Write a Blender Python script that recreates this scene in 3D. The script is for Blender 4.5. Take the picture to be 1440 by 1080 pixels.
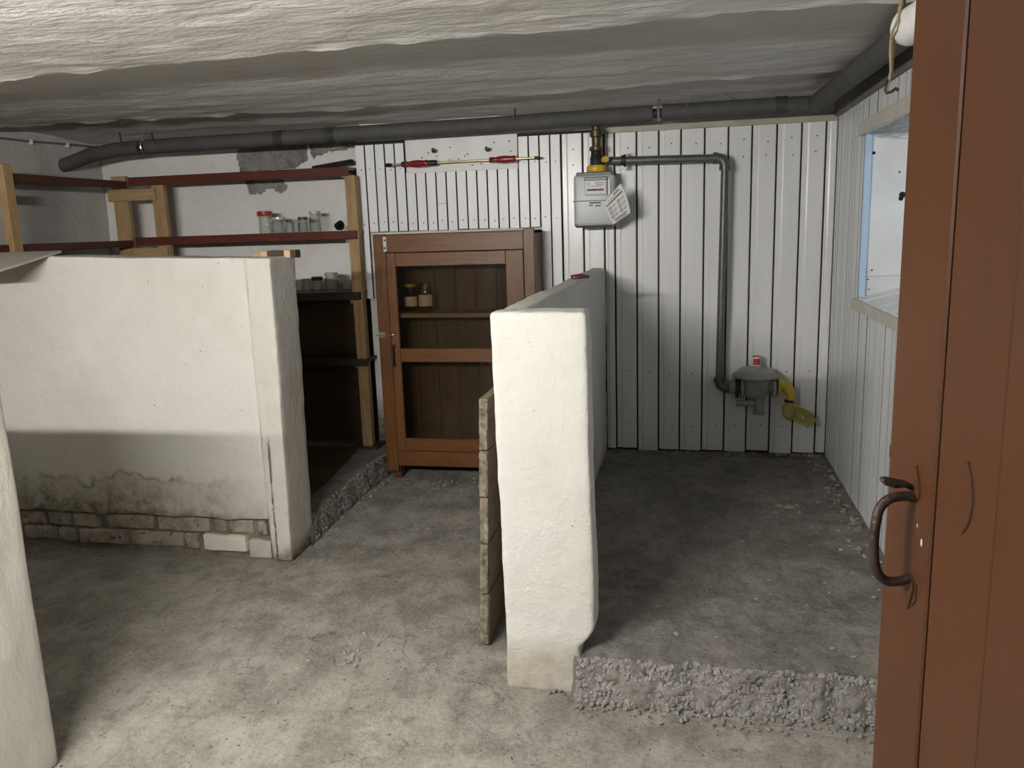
import bpy, math, random
from mathutils import Vector, Matrix, noise

for o in list(bpy.data.objects):
    bpy.data.objects.remove(o)
random.seed(7)
S = bpy.context.scene
COL = S.collection

# ------------------------------------------------------------------ camera
F_PX, YAW, PITCH, ROLL, CAM_H = 1150.0, .2092, .1904, -.0332, 1.5
_f = Vector((-math.sin(YAW) * math.cos(PITCH), math.cos(YAW) * math.cos(PITCH), -math.sin(PITCH)))
_r0 = Vector((math.cos(YAW), math.sin(YAW), 0))
_u0 = _r0.cross(_f)
_r = _r0 * math.cos(ROLL) + _u0 * math.sin(ROLL)
_u = _u0 * math.cos(ROLL) - _r0 * math.sin(ROLL)
CAM = Vector((0, 0, CAM_H))
cam_data = bpy.data.cameras.new('camera')
cam_data.sensor_width = 36
cam_data.lens = F_PX / 1440 * 36
cam_data.clip_start = .02
cam = bpy.data.objects.new('camera', cam_data)
COL.objects.link(cam)
m = Matrix((_r, _u, -_f)).transposed().to_4x4()
m.translation = CAM
cam.matrix_world = m
S.camera = cam


def ray(px, py):
    return _f + _r * ((px - 720) / F_PX) - _u * ((py - 540) / F_PX)


def ony(px, py, y):
    d = ray(px, py)
    return CAM + d * (y / d.y)


def onx(px, py, x):
    d = ray(px, py)
    return CAM + d * (x / d.x)


def onz(px, py, z):
    d = ray(px, py)
    return CAM + d * ((z - CAM_H) / d.z)


# ------------------------------------------------------------------ world, exposure
w = bpy.data.worlds.new('world')
S.world = w
w.use_nodes = True
w.node_tree.nodes['Background'].inputs[0].default_value = (.93, .97, 1, 1)
w.node_tree.nodes['Background'].inputs[1].default_value = .05
S.view_settings.view_transform = 'Standard'
S.view_settings.look = 'None'
S.view_settings.exposure = 0
S.view_settings.gamma = 1
S.view_settings.use_curve_mapping = False
LAMP = Vector((-1.46, .40, 1.84))   # centre of the fluorescent tube
LAMP_LEN = 1.1
LAMP_STRENGTH = 800
LAMP_COLOR = (1, .972, .925, 1)
DAYLIGHT_W = 6

# daylight outside the cellar window in the right wall
ad = bpy.data.lights.new('window_daylight', 'AREA')
ad.shape = 'RECTANGLE'
ad.size, ad.size_y = .9, .55
ad.energy = DAYLIGHT_W
ad.color = (.74, .86, 1)
al = bpy.data.objects.new('window_daylight', ad)
COL.objects.link(al)
al.location = (1.62, 3.72, 1.72)
al.rotation_euler = (0, math.radians(100), 0)

# ------------------------------------------------------------------ key dimensions
YB = 5.05      # plaster of the back wall
YC = 4.866     # front of the cladding
XR = .8156     # front of the right cladding
XL = -3.87     # left wall
ZP = .14       # right platform


# ------------------------------------------------------------------ materials
def new_mat(name):
    mt = bpy.data.materials.new(name)
    mt.use_nodes = True
    nt = mt.node_tree
    return mt, nt, nt.nodes['Principled BSDF']


def N(nt, t, **kw):
    n = nt.nodes.new(t)
    for k, v in kw.items():
        if k.startswith('i_'):
            n.inputs[k[2:].replace('_', ' ')].default_value = v
        else:
            setattr(n, k, v)
    return n


def coords(nt, space='POS', scale=(1, 1, 1)):
    mp = N(nt, 'ShaderNodeMapping')
    mp.inputs['Scale'].default_value = scale
    if space == 'POS':
        g = N(nt, 'ShaderNodeNewGeometry')
        nt.links.new(g.outputs['Position'], mp.inputs['Vector'])
    else:
        t = N(nt, 'ShaderNodeTexCoord')
        nt.links.new(t.outputs['Object'], mp.inputs['Vector'])
        oi = N(nt, 'ShaderNodeObjectInfo')
        cm = N(nt, 'ShaderNodeCombineXYZ')
        ml = N(nt, 'ShaderNodeMath', operation='MULTIPLY')
        ml.inputs[1].default_value = 37
        nt.links.new(oi.outputs['Random'], ml.inputs[0])
        for i in range(3):
            nt.links.new(ml.outputs[0], cm.inputs[i])
        nt.links.new(cm.outputs[0], mp.inputs['Location'])
    return mp.outputs[0]


def noise_node(nt, vec, scale, detail=4, rough=.55, dist=0):
    n = N(nt, 'ShaderNodeTexNoise')
    n.inputs['Scale'].default_value = scale
    n.inputs['Detail'].default_value = detail
    n.inputs['Roughness'].default_value = rough
    n.inputs['Distortion'].default_value = dist
    nt.links.new(vec, n.inputs['Vector'])
    return n.outputs['Fac']


def ramp(nt, fac, stops):
    r = N(nt, 'ShaderNodeValToRGB')
    e = r.color_ramp.elements
    while len(e) < len(stops):
        e.new(.5)
    for el, (p, c) in zip(e, stops):
        el.position = p
        el.color = c if len(c) == 4 else (*c, 1)
    nt.links.new(fac, r.inputs[0])
    return r.outputs[0]


def mixc(nt, fac, a, b, mode='MIX'):
    n = N(nt, 'ShaderNodeMix', data_type='RGBA', blend_type=mode)
    for sock, v in ((n.inputs[0], fac), (n.inputs[6], a), (n.inputs[7], b)):
        if isinstance(v, bpy.types.NodeSocket):
            nt.links.new(v, sock)
        elif isinstance(v, (int, float)):
            sock.default_value = v
        else:
            sock.default_value = (*v[:3], 1)
    return n.outputs[2]


def math_n(nt, op, a, b=None, clamp=False):
    n = N(nt, 'ShaderNodeMath', operation=op, use_clamp=clamp)
    for i, v in enumerate((a, b)):
        if v is None:
            continue
        if isinstance(v, bpy.types.NodeSocket):
            nt.links.new(v, n.inputs[i])
        else:
            n.inputs[i].default_value = v
    return n.outputs[0]


def bump(nt, bsdf, h, strength, dist=.01):
    b = N(nt, 'ShaderNodeBump')
    b.inputs['Strength'].default_value = strength
    b.inputs['Distance'].default_value = dist
    nt.links.new(h, b.inputs['Height'])
    nt.links.new(b.outputs[0], bsdf.inputs['Normal'])


def simple(name, c1, c2=None, rough=.6, metal=0, scale=8, stretch=(1, 1, 1), bstr=.15, bscale=60, space='OBJ',
           spec=.5, speck=None, coat=0):
    """two-tone noise colour, fine relief"""
    mt, nt, b = new_mat(name)
    c2 = c2 or tuple(x * .75 for x in c1)
    v = coords(nt, space, stretch)
    n1 = noise_node(nt, v, scale, 5, .6)
    col = ramp(nt, n1, [(.32, c1), (.7, c2)])
    if speck:
        n3 = noise_node(nt, v, speck[1], 3, .6)
        col = mixc(nt, ramp(nt, n3, [(speck[2], (0, 0, 0)), (speck[2] + .06, (1, 1, 1))]), col, speck[0])
    nt.links.new(col, b.inputs['Base Color'])
    b.inputs['Roughness'].default_value = rough
    b.inputs['Metallic'].default_value = metal
    b.inputs['Specular IOR Level'].default_value = spec
    b.inputs['Coat Weight'].default_value = coat
    if bstr:
        bump(nt, b, noise_node(nt, v, bscale, 5, .6), bstr)
    return mt


def wood(name, c1, c2, axis='Z', rough=.55, scale=14, bstr=.25, spec=.4, knots=None):
    st = {'X': (.12, 1, 1), 'Y': (1, .12, 1), 'Z': (1, 1, .12)}[axis]
    mt, nt, b = new_mat(name)
    v = coords(nt, 'OBJ', st)
    n1 = noise_node(nt, v, scale, 5, .65, .6)
    n2 = noise_node(nt, v, scale * 5, 4, .6)
    col = ramp(nt, n1, [(.3, c1), (.68, c2)])
    col = mixc(nt, .35, col, ramp(nt, n2, [(.35, tuple(x * .55 for x in c2)), (.65, c1)]))
    nt.links.new(col, b.inputs['Base Color'])
    b.inputs['Roughness'].default_value = rough
    b.inputs['Specular IOR Level'].default_value = spec
    bump(nt, b, n2, bstr, .006)
    return mt


def plaster(name, base, dirt, streak=(1, 1, 1), bscale=26, bstr=.5, stain=None, rough=.85, patch=.4, pits=True, stain_x=None):
    mt, nt, b = new_mat(name)
    v = coords(nt, 'POS', streak)
    v0 = coords(nt, 'POS')
    big = noise_node(nt, v0, 1.7, 4, .6, .5)
    mid = noise_node(nt, v, 9, 6, .65)
    col = mixc(nt, ramp(nt, big, [(.42, (0, 0, 0)), (.75, (1, 1, 1))]), base, tuple(x * .88 * y for x, y in zip(base, (1, .97, .92))))
    col = mixc(nt, math_n(nt, 'MULTIPLY', ramp(nt, mid, [(.5, (0, 0, 0)), (.8, (1, 1, 1))]), patch), col, dirt)
    if stain:       # damp and mould rising from the ground: (height, softness, colour, dark colour)
        h, soft, sc, sd = stain
        g = N(nt, 'ShaderNodeNewGeometry')
        sx = N(nt, 'ShaderNodeSeparateXYZ')
        nt.links.new(g.outputs['Position'], sx.inputs[0])
        nz = noise_node(nt, v0, 3.2, 6, .62, .4)
        zz = math_n(nt, 'ADD', sx.outputs[2], math_n(nt, 'MULTIPLY', math_n(nt, 'SUBTRACT', nz, .5), soft * 2.2))
        f = math_n(nt, 'DIVIDE', math_n(nt, 'SUBTRACT', h, zz), soft, True)
        if stain_x is not None:
            f = math_n(nt, 'MULTIPLY', f, math_n(nt, 'ADD', math_n(nt, 'MULTIPLY', math_n(nt, 'SUBTRACT', stain_x, sx.outputs[0]), 2.5, True), .35, True))
        fine = noise_node(nt, v0, 17, 8, .7, .3)
        scol = mixc(nt, ramp(nt, fine, [(.4, (0, 0, 0)), (.62, (1, 1, 1))]), sc, sd)
        col = mixc(nt, f, col, scol)
        if stain_x is not None:      # wavy tide line left by the damp
            tide = math_n(nt, 'ABSOLUTE', math_n(nt, 'SUBTRACT', zz, h - .05))
            tl_ = math_n(nt, 'SUBTRACT', 1, math_n(nt, 'DIVIDE', tide, .022), True)
            tl_ = math_n(nt, 'MULTIPLY', tl_, ramp(nt, fine, [(.35, (0, 0, 0)), (.6, (.8, .8, .8))]))
            col = mixc(nt, math_n(nt, 'MULTIPLY', tl_, math_n(nt, 'MULTIPLY', math_n(nt, 'SUBTRACT', stain_x, sx.outputs[0]), 2.5, True)), col, sd)
    if pits:
        p = noise_node(nt, v0, 55, 2, .5)
        col = mixc(nt, ramp(nt, p, [(.74, (0, 0, 0)), (.78, (1, 1, 1))]), col, tuple(x * .45 for x in base))
    nt.links.new(col, b.inputs['Base Color'])
    b.inputs['Roughness'].default_value = rough
    b.inputs['Specular IOR Level'].default_value = .25
    h1 = noise_node(nt, v, bscale, 7, .6, .25)
    h2 = noise_node(nt, v, bscale * 5, 3, .6)
    bump(nt, b, math_n(nt, 'ADD', h1, math_n(nt, 'MULTIPLY', h2, .25)), bstr, .02)
    return mt


def concrete(name, c_light, c_mid, c_dark, bstr=.6, rough=.9, spots=True):
    mt, nt, b = new_mat(name)
    v = coords(nt, 'POS')
    v2 = coords(nt, 'POS', (1, .6, 1))
    big = noise_node(nt, v, 1.3, 5, .6, .7)
    mid = noise_node(nt, v, 4.2, 9, .66, .25)
    sml = noise_node(nt, v2, 15, 7, .68, .2)
    fine = noise_node(nt, v, 60, 5, .7)
    col = ramp(nt, big, [(.3, c_mid), (.55, c_light), (.75, c_mid)])
    col = mixc(nt, ramp(nt, mid, [(.43, (0, 0, 0)), (.62, (.85, .85, .85))]), col, c_dark)
    col = mixc(nt, ramp(nt, sml, [(.5, (0, 0, 0)), (.68, (.75, .75, .75))]), col, tuple(x * .75 for x in c_dark))
    col = mixc(nt, ramp(nt, sml, [(.27, (.6, .6, .6)), (.42, (0, 0, 0))]), col, tuple(min(1, x * 1.3) for x in c_light))
    col = mixc(nt, .3, col, ramp(nt, fine, [(.3, c_dark), (.55, c_light), (.8, tuple(min(1, x * 1.15) for x in c_light))]))
    if spots:
        s = noise_node(nt, v, 2.1, 3, .5, 1.2)
        col = mixc(nt, math_n(nt, 'MULTIPLY', ramp(nt, s, [(.64, (0, 0, 0)), (.76, (1, 1, 1))]), .55), col, (.09, .06, .035))
        pk = noise_node(nt, v, 75, 3, .6)
        col = mixc(nt, ramp(nt, pk, [(.655, (0, 0, 0)), (.70, (1, 1, 1))]), col, (.04, .035, .03))
        col = mixc(nt, ramp(nt, pk, [(.27, (1, 1, 1)), (.31, (0, 0, 0))]), col, tuple(min(1, x * 1.6) for x in c_light))
        vr = N(nt, 'ShaderNodeTexVoronoi', feature='DISTANCE_TO_EDGE')
        vr.inputs['Scale'].default_value = 1.15
        wv = N(nt, 'ShaderNodeVectorMath', operation='ADD')
        nz3 = N(nt, 'ShaderNodeTexNoise')
        nz3.inputs['Scale'].default_value = 3.5
        nz3.inputs['Detail'].default_value = 6
        nt.links.new(v, nz3.inputs['Vector'])
        nt.links.new(v, wv.inputs[0])
        nt.links.new(nz3.outputs['Color'], wv.inputs[1])
        nt.links.new(wv.outputs[0], vr.inputs['Vector'])
        crk = math_n(nt, 'MULTIPLY', ramp(nt, vr.outputs['Distance'], [(.0, (1, 1, 1)), (.008, (0, 0, 0))]), ramp(nt, big, [(.5, (0, 0, 0)), (.6, (.8, .8, .8))]))
        col = mixc(nt, crk, col, tuple(x * .4 for x in c_dark))
    nt.links.new(col, b.inputs['Base Color'])
    b.inputs['Roughness'].default_value = rough
    b.inputs['Specular IOR Level'].default_value = .2
    bump(nt, b, math_n(nt, 'ADD', math_n(nt, 'ADD', mid, math_n(nt, 'MULTIPLY', sml, .6)), math_n(nt, 'MULTIPLY', fine, .3)), bstr, .03)
    return mt


def glassy(name, tint, clear=.8, rough=.04):
    mt = bpy.data.materials.new(name)
    mt.use_nodes = True
    nt = mt.node_tree
    nt.nodes.remove(nt.nodes['Principled BSDF'])
    tr = N(nt, 'ShaderNodeBsdfTransparent')
    tr.inputs[0].default_value = (*tint, 1)
    gl = N(nt, 'ShaderNodeBsdfGlossy')
    gl.inputs['Roughness'].default_value = rough
    lw = N(nt, 'ShaderNodeLayerWeight')
    lw.inputs[0].default_value = .35
    mx = N(nt, 'ShaderNodeMixShader')
    f = math_n(nt, 'ADD', math_n(nt, 'MULTIPLY', lw.outputs['Facing'], 1 - clear), .04, True)
    nt.links.new(f, mx.inputs[0])
    nt.links.new(tr.outputs[0], mx.inputs[1])
    nt.links.new(gl.outputs[0], mx.inputs[2])
    nt.links.new(mx.outputs[0], nt.nodes['Material Output'].inputs[0])
    return mt


M = {}
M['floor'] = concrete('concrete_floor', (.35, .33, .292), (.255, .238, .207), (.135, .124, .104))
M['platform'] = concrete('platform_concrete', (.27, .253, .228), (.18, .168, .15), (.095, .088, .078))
M['aggregate'] = simple('aggregate', (.31, .295, .278), (.175, .163, .15), .9, 0, 22, bstr=.5, bscale=90, space='POS')
M['partition'] = plaster('partition_plaster', (.62, .605, .57), (.51, .48, .42), bstr=.28,
                         stain=(.42, .2, (.40, .37, .31), (.16, .14, .105)), patch=.3, stain_x=-1.95)
M['foot'] = plaster('foot_plaster', (.60, .58, .53), (.48, .44, .37), bstr=.5, stain=(.09, .08, (.36, .33, .27), (.14, .12, .09)), patch=.6)
M['pillar'] = plaster('pillar_plaster', (.62, .61, .575), (.56, .54, .48), bscale=42, bstr=.45,
                      stain=(.2, .09, (.46, .43, .37), (.37, .34, .28)), patch=.25)
M['nearwall'] = plaster('near_plaster', (.60, .58, .53), (.52, .48, .41), streak=(1, 1, .6), bscale=14, bstr=.25, patch=.25)
M['backplaster'] = plaster('back_plaster', (.78, .77, .745), (.62, .59, .54), bstr=.3, patch=.35, stain=(.5, .3, (.2, .18, .15), (.1, .09, .075)))
M['leftplaster'] = plaster('left_plaster', (.5, .48, .45), (.36, .34, .31), bstr=.4, patch=.5)
M['ceiling'] = plaster('ceiling_plaster', (.61, .595, .565), (.46, .44, .41), streak=(.5, 1.1, 1), bscale=13, bstr=.7, patch=.45, pits=False)
M['cement'] = concrete('bare_cement', (.34, .325, .30), (.25, .24, .22), (.12, .115, .105), spots=False)
M['brick'] = simple('limewashed_brick', (.42, .38, .31), (.2, .168, .128), .9, 0, 13, bstr=.8, bscale=40, space='POS', speck=((.11, .095, .075), 30, .6))
M['brick_white'] = simple('white_brick', (.74, .71, .64), (.6, .56, .48), .85, 0, 9, bstr=.4, bscale=45, space='POS')
M['mortar'] = simple('dark_mortar', (.27, .24, .19), (.13, .113, .09), .95, 0, 12, bstr=.7, bscale=40, space='POS')
M['clad_wide'] = simple('white_lacquered_board', (.78, .785, .775), (.69, .69, .675), .27, 0, 5, (1, 1, .15), .06, 30,
                        speck=((.2, .19, .17), 48, .73))
M['clad_narrow'] = simple('white_painted_lath', (.83, .845, .85), (.74, .755, .765), .36, 0, 5, (1, 1, .15), .08, 40,
                          speck=((.2, .19, .17), 48, .74))
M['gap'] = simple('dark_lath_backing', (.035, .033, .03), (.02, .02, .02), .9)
M['sheet'] = simple('white_sheet', (.77, .775, .76), (.68, .675, .65), .45, 0, 6, bstr=.08, speck=((.15, .13, .11), 40, .72))
M['trim'] = simple('beige_trim', (.44, .41, .33), (.32, .30, .24), .5, 0, 8, bstr=.1)
M['trim_shade'] = simple('olive_trim_shade', (.19, .175, .14), (.12, .11, .09), .6, 0, 8, bstr=.15)
M['cream'] = simple('cream_trim', (.66, .63, .54), (.55, .52, .44), .45, 0, 8, bstr=.08)
M['blueframe'] = simple('pale_blue_frame', (.52, .66, .84), (.45, .58, .76), .4, bstr=.05)
M['foam'] = simple('grey_foam', (.088, .085, .083), (.06, .058, .057), .75, 0, 10, bstr=.15, bscale=80)
M['foamtape'] = simple('dark_tape', (.04, .04, .04), (.028, .028, .028), .5, bstr=.15)
M['steel'] = simple('grey_painted_steel', (.135, .14, .14), (.09, .09, .09), .35, .3, 14, bstr=.12, bscale=70)
M['castgrey'] = simple('cast_grey', (.35, .355, .34), (.25, .25, .235), .5, .2, 16, bstr=.15, bscale=90)
M['darkmetal'] = simple('dark_iron', (.045, .042, .04), (.028, .026, .025), .5, .5, 14, bstr=.3, bscale=70)
M['rust'] = simple('rusty_iron', (.055, .036, .026), (.03, .022, .018), .5, .4, 20, bstr=.5, bscale=60)
M['brass'] = simple('brass', (.72, .6, .36), (.6, .48, .28), .3, .9, 12, bstr=.03)
M['oldbrass'] = simple('aged_brass', (.12, .095, .055), (.08, .065, .04), .4, .7, 20, bstr=.15)
M['chrome'] = simple('zinc', (.6, .6, .58), (.5, .5, .48), .3, .9, 12, bstr=.05)
M['yellow'] = simple('yellow_plastic', (.72, .47, .03), (.6, .38, .03), .4, 0, 6, bstr=.03)
M['yellowtape'] = simple('yellow_tape', (.60, .47, .04), (.42, .32, .04), .5, 0, 20, bstr=.4, bscale=40)
M['straw'] = simple('yellow_strap', (.43, .37, .09), (.30, .26, .07), .6, 0, 20, bstr=.3, bscale=40)
M['meter'] = simple('meter_grey', (.50, .515, .515), (.47, .485, .485), .45, .1, 3, bstr=.02)
M['meter_dark'] = simple('meter_dark', (.13, .135, .135), (.10, .105, .105), .4, .2, 6, bstr=.02)
M['paper'] = simple('paper', (.78, .78, .76), (.72, .72, .70), .7, 0, 4, bstr=.02)
M['ink'] = simple('print_ink', (.09, .09, .09), (.06, .06, .06), .7, bstr=0)
M['inkred'] = simple('print_red', (.32, .06, .05), (.25, .05, .04), .6, bstr=0)
M['redcap'] = simple('red_cap', (.55, .06, .07), (.42, .045, .05), .35, bstr=.03)
M['redhandle'] = simple('red_lacquer', (.27, .018, .02), (.17, .012, .014), .18, 0, 6, bstr=.02, coat=.5)
M['cabwood'] = wood('brown_stained_wood', (.165, .068, .0165), (.092, .034, .009), 'Z', .4, 12, .2)
M['cabwood_x'] = wood('brown_stained_wood_rail', (.175, .073, .018), (.10, .037, .010), 'X', .4, 12, .2)
M['cabinner'] = wood('cabinet_planks', (.14, .094, .048), (.075, .049, .024), 'Z', .6, 10, .2)
M['cabshelf'] = wood('cabinet_shelf', (.36, .27, .16), (.26, .19, .11), 'X', .6, 12, .2)
M['timber'] = wood('raw_timber', (.47, .325, .165), (.32, .2, .09), 'Z', .65, 14, .25)
M['timber_x'] = wood('raw_timber_cross', (.47, .335, .175), (.33, .21, .095), 'X', .65, 14, .25)
M['shelfred'] = wood('red_brown_shelf_paint', (.125, .033, .019), (.085, .022, .013), 'X', .38, 9, .1)
M['shelfred_y'] = wood('red_brown_shelf_paint_side', (.09, .026, .016), (.06, .017, .011), 'Y', .4, 9, .1)
M['shelf_dark_shade'] = wood('dark_shaded_shelf', (.075, .047, .026), (.04, .025, .014), 'X', .6, 9, .15)  # brown wood, with the shade on the lower shelves painted into its colour
M['hardboard'] = wood('brown_hardboard', (.10, .062, .028), (.06, .036, .017), 'X', .7, 5, .1)
M['greyplank'] = wood('weathered_plank', (.235, .19, .128), (.14, .11, .07), 'Y', .8, 12, .5)
M['plankend'] = simple('weathered_plank_end', (.27, .235, .175), (.045, .038, .03), .9, 0, 34, bstr=.7, bscale=60)
M['doorpaint'] = simple('red_brown_door_paint', (.068, .0232, .0062), (.054, .018, .005), .42, 0, 3, (1, 1, .3), .07, 26,
                        speck=((.05, .022, .012), 22, .77))
M['doorgap'] = simple('door_gap', (.035, .013, .007), (.02, .008, .005), .7, bstr=0)
M['glass'] = glassy('jar_glass', (.955, .97, .965), .45)
M['pane'] = glassy('cabinet_pane', (.78, .74, .68), .8, .12)
M['lid_pale'] = simple('pale_lid', (.6, .58, .53), (.5, .48, .44), .35, .4, bstr=.02)
M['lid_red'] = simple('red_lid', (.38, .03, .03), (.3, .025, .025), .35, bstr=.02)
M['lid_dark'] = simple('maroon_lid', (.14, .025, .025), (.10, .02, .02), .35, bstr=.02)
M['lid_yellow'] = simple('mustard_lid', (.42, .32, .06), (.34, .26, .05), .4, bstr=.02)
M['jarlabel'] = simple('jar_label', (.66, .58, .42), (.52, .45, .32), .7, 0, 30, bstr=.02)
M['black'] = simple('black_plastic', (.014, .014, .015), (.01, .01, .01), .3, bstr=.02)
M['tube'] = simple('white_tube', (.72, .71, .68), (.64, .63, .6), .7, 0, 20, bstr=.25, bscale=120)
M['rope'] = simple('jute_rope', (.34, .27, .16), (.24, .18, .1), .85, 0, 40, bstr=.5, bscale=120)
M['cable'] = simple('grey_cable', (.16, .155, .145), (.12, .115, .11), .6, bstr=.05)
M['clip'] = simple('white_clip', (.68, .67, .63), (.6, .59, .55), .4, bstr=.02)
M['wire'] = simple('bare_wire', (.5, .49, .46), (.4, .39, .36), .4, .6, bstr=0)
M['debris'] = simple('debris', (.40, .37, .32), (.10, .09, .075), .95, 0, 18, bstr=.4, bscale=60, space='POS')
M['chips'] = simple('paint_chips', (.46, .44, .39), (.32, .3, .26), .7, 0, 18, bstr=.1, space='POS')
M['blockpale'] = wood('pale_offcut', (.62, .43, .28), (.5, .33, .2), 'X', .7)
M['blockdark'] = wood('dark_offcut', (.07, .042, .028), (.045, .027, .018), 'X', .7)
M['boardpale'] = simple('pale_hardboard_sheet', (.52, .48, .40), (.44, .4, .33), .7, 0, 6, bstr=.08)
mt, nt, b = new_mat('bulb_glow')
b.inputs['Emission Color'].default_value = LAMP_COLOR
b.inputs['Emission Strength'].default_value = LAMP_STRENGTH
M['bulb'] = mt


# ------------------------------------------------------------------ mesh helpers
class MB:
    def __init__(self):
        self.v, self.f, self.mi = [], [], []

    def add(self, vs, fs, mi=0):
        o = len(self.v)
        self.v += [Vector(p) for p in vs]
        self.f += [[i + o for i in f] for f in fs]
        self.mi += [mi] * len(fs)
        return self

    def box(self, a, b, c=None, mi=0):
        """box from corner a to corner b; c = chamfer"""
        a, b = Vector(a), Vector(b)
        lo = Vector(map(min, a, b)); hi = Vector(map(max, a, b))
        if not c:
            vs = [(x, y, z) for x in (lo.x, hi.x) for y in (lo.y, hi.y) for z in (lo.z, hi.z)]
            return self.add(vs, [(0, 1, 3, 2), (4, 6, 7, 5), (0, 4, 5, 1), (2, 3, 7, 6), (0, 2, 6, 4), (1, 5, 7, 3)], mi)
        c = min(c, min(hi - lo) * .45)
        vs, idx = [], {}
        for sx in (0, 1):
            for sy in (0, 1):
                for sz in (0, 1):
                    for ax in range(3):
                        p = [(lo, hi)[s][k] for k, s in enumerate((sx, sy, sz))]
                        for k, s in enumerate((sx, sy, sz)):
                            if k != ax:
                                p[k] += c * (1, -1)[s]
                        idx[(sx, sy, sz, ax)] = len(vs)
                        vs.append(p)
        fs = []
        for ax in range(3):
            o1, o2 = [(1, 2), (2, 0), (0, 1)][ax]
            for s in (0, 1):
                q = []
                for (u, v) in ((0, 0), (1, 0), (1, 1), (0, 1)):
                    k = [0, 0, 0]; k[ax] = s; k[o1] = u; k[o2] = v
                    q.append(idx[(*k, ax)])
                fs.append(q if s else q[::-1])
            for u in (0, 1):
                for v in (0, 1):
                    k0 = [0, 0, 0]; k0[o1] = u; k0[o2] = v
                    k1 = list(k0); k1[ax] = 1
                    fs.append([idx[(*k0, o1)], idx[(*k1, o1)], idx[(*k1, o2)], idx[(*k0, o2)]])
        for sx in (0, 1):
            for sy in (0, 1):
                for sz in (0, 1):
                    fs.append([idx[(sx, sy, sz, k)] for k in range(3)])
        return self.add(vs, fs, mi)

    def xbox(self, mat, size, c=None, mi=0):
        """centred box of the given size put through matrix mat"""
        t = MB().box([-s / 2 for s in size], [s / 2 for s in size], c)
        return self.add([mat @ p for p in t.v], t.f, mi)

    def lathe(self, prof, base, axis=(0, 0, 1), seg=20, mi=0, cap=True):
        """prof: list of (radius, height along axis)"""
        ax = Vector(axis).normalized()
        e1 = ax.orthogonal().normalized(); e2 = ax.cross(e1)
        base = Vector(base)
        vs, fs = [], []
        for r, h in prof:
            for k in range(seg):
                t = 2 * math.pi * k / seg
                vs.append(base + ax * h + (e1 * math.cos(t) + e2 * math.sin(t)) * max(r, 1e-4))
        for i in range(len(prof) - 1):
            for k in range(seg):
                fs.append([i * seg + k, i * seg + (k + 1) % seg, (i + 1) * seg + (k + 1) % seg, (i + 1) * seg + k])
        if cap:
            fs.append(list(range(seg))[::-1])
            fs.append([(len(prof) - 1) * seg + k for k in range(seg)])
        return self.add(vs, fs, mi)

    def cyl(self, p0, p1, r, r1=None, seg=16, mi=0):
        p0, p1 = Vector(p0), Vector(p1)
        L = (p1 - p0).length
        return self.lathe([(r, 0), (r if r1 is None else r1, L)], p0, p1 - p0, seg, mi)

    def tube(self, pts, r, seg=12, mi=0, cap=True, flat=1):
        pts = [Vector(p) for p in pts]
        rs = r if isinstance(r, (list, tuple)) else [r] * len(pts)
        vs, fs = [], []
        prev = None
        for i, p in enumerate(pts):
            t = (pts[min(i + 1, len(pts) - 1)] - pts[max(i - 1, 0)]).normalized()
            if prev is None:
                e1 = t.orthogonal().normalized()
            else:
                e1 = (prev - t * prev.dot(t)).normalized()
            prev = e1
            e2 = t.cross(e1)
            for k in range(seg):
                a = 2 * math.pi * k / seg
                vs.append(p + (e1 * math.cos(a) + e2 * math.sin(a) * flat) * rs[i])
        for i in range(len(pts) - 1):
            for k in range(seg):
                fs.append([i * seg + k, i * seg + (k + 1) % seg, (i + 1) * seg + (k + 1) % seg, (i + 1) * seg + k])
        if cap:
            fs.append(list(range(seg))[::-1])
            fs.append([(len(pts) - 1) * seg + k for k in range(seg)])
        return self.add(vs, fs, mi)

    def rock(self, c, s, seed, mi=0, flat=1):
        """a small irregular stone: jittered octahedron, one split"""
        rnd = random.Random(seed)
        b = [(1, 0, 0), (-1, 0, 0), (0, 1, 0), (0, -1, 0), (0, 0, 1), (0, 0, -1)]
        vs = [Vector(p) for p in b]
        fs0 = [(0, 2, 4), (2, 1, 4), (1, 3, 4), (3, 0, 4), (2, 0, 5), (1, 2, 5), (3, 1, 5), (0, 3, 5)]
        mid = {}
        fs = []
        for f in fs0:
            m_ = []
            for a, bb in ((f[0], f[1]), (f[1], f[2]), (f[2], f[0])):
                k = (min(a, bb), max(a, bb))
                if k not in mid:
                    mid[k] = len(vs); vs.append((vs[a] + vs[bb]).normalized())
                m_.append(mid[k])
            fs += [(f[0], m_[0], m_[2]), (f[1], m_[1], m_[0]), (f[2], m_[2], m_[1]), tuple(m_)]
        rot = Matrix.Rotation(rnd.random() * 6.28, 3, 'Z') @ Matrix.Rotation(rnd.random() * 6.28, 3, 'X')
        sc = [s * rnd.uniform(.65, 1.25) for _ in range(3)]
        out = []
        for p in vs:
            q = rot @ Vector((p.x * sc[0], p.y * sc[1], p.z * sc[2])) * rnd.uniform(.82, 1.15)
            out.append(Vector(c) + Vector((q.x, q.y, q.z * flat)))
        return self.add(out, fs, mi)

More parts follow.
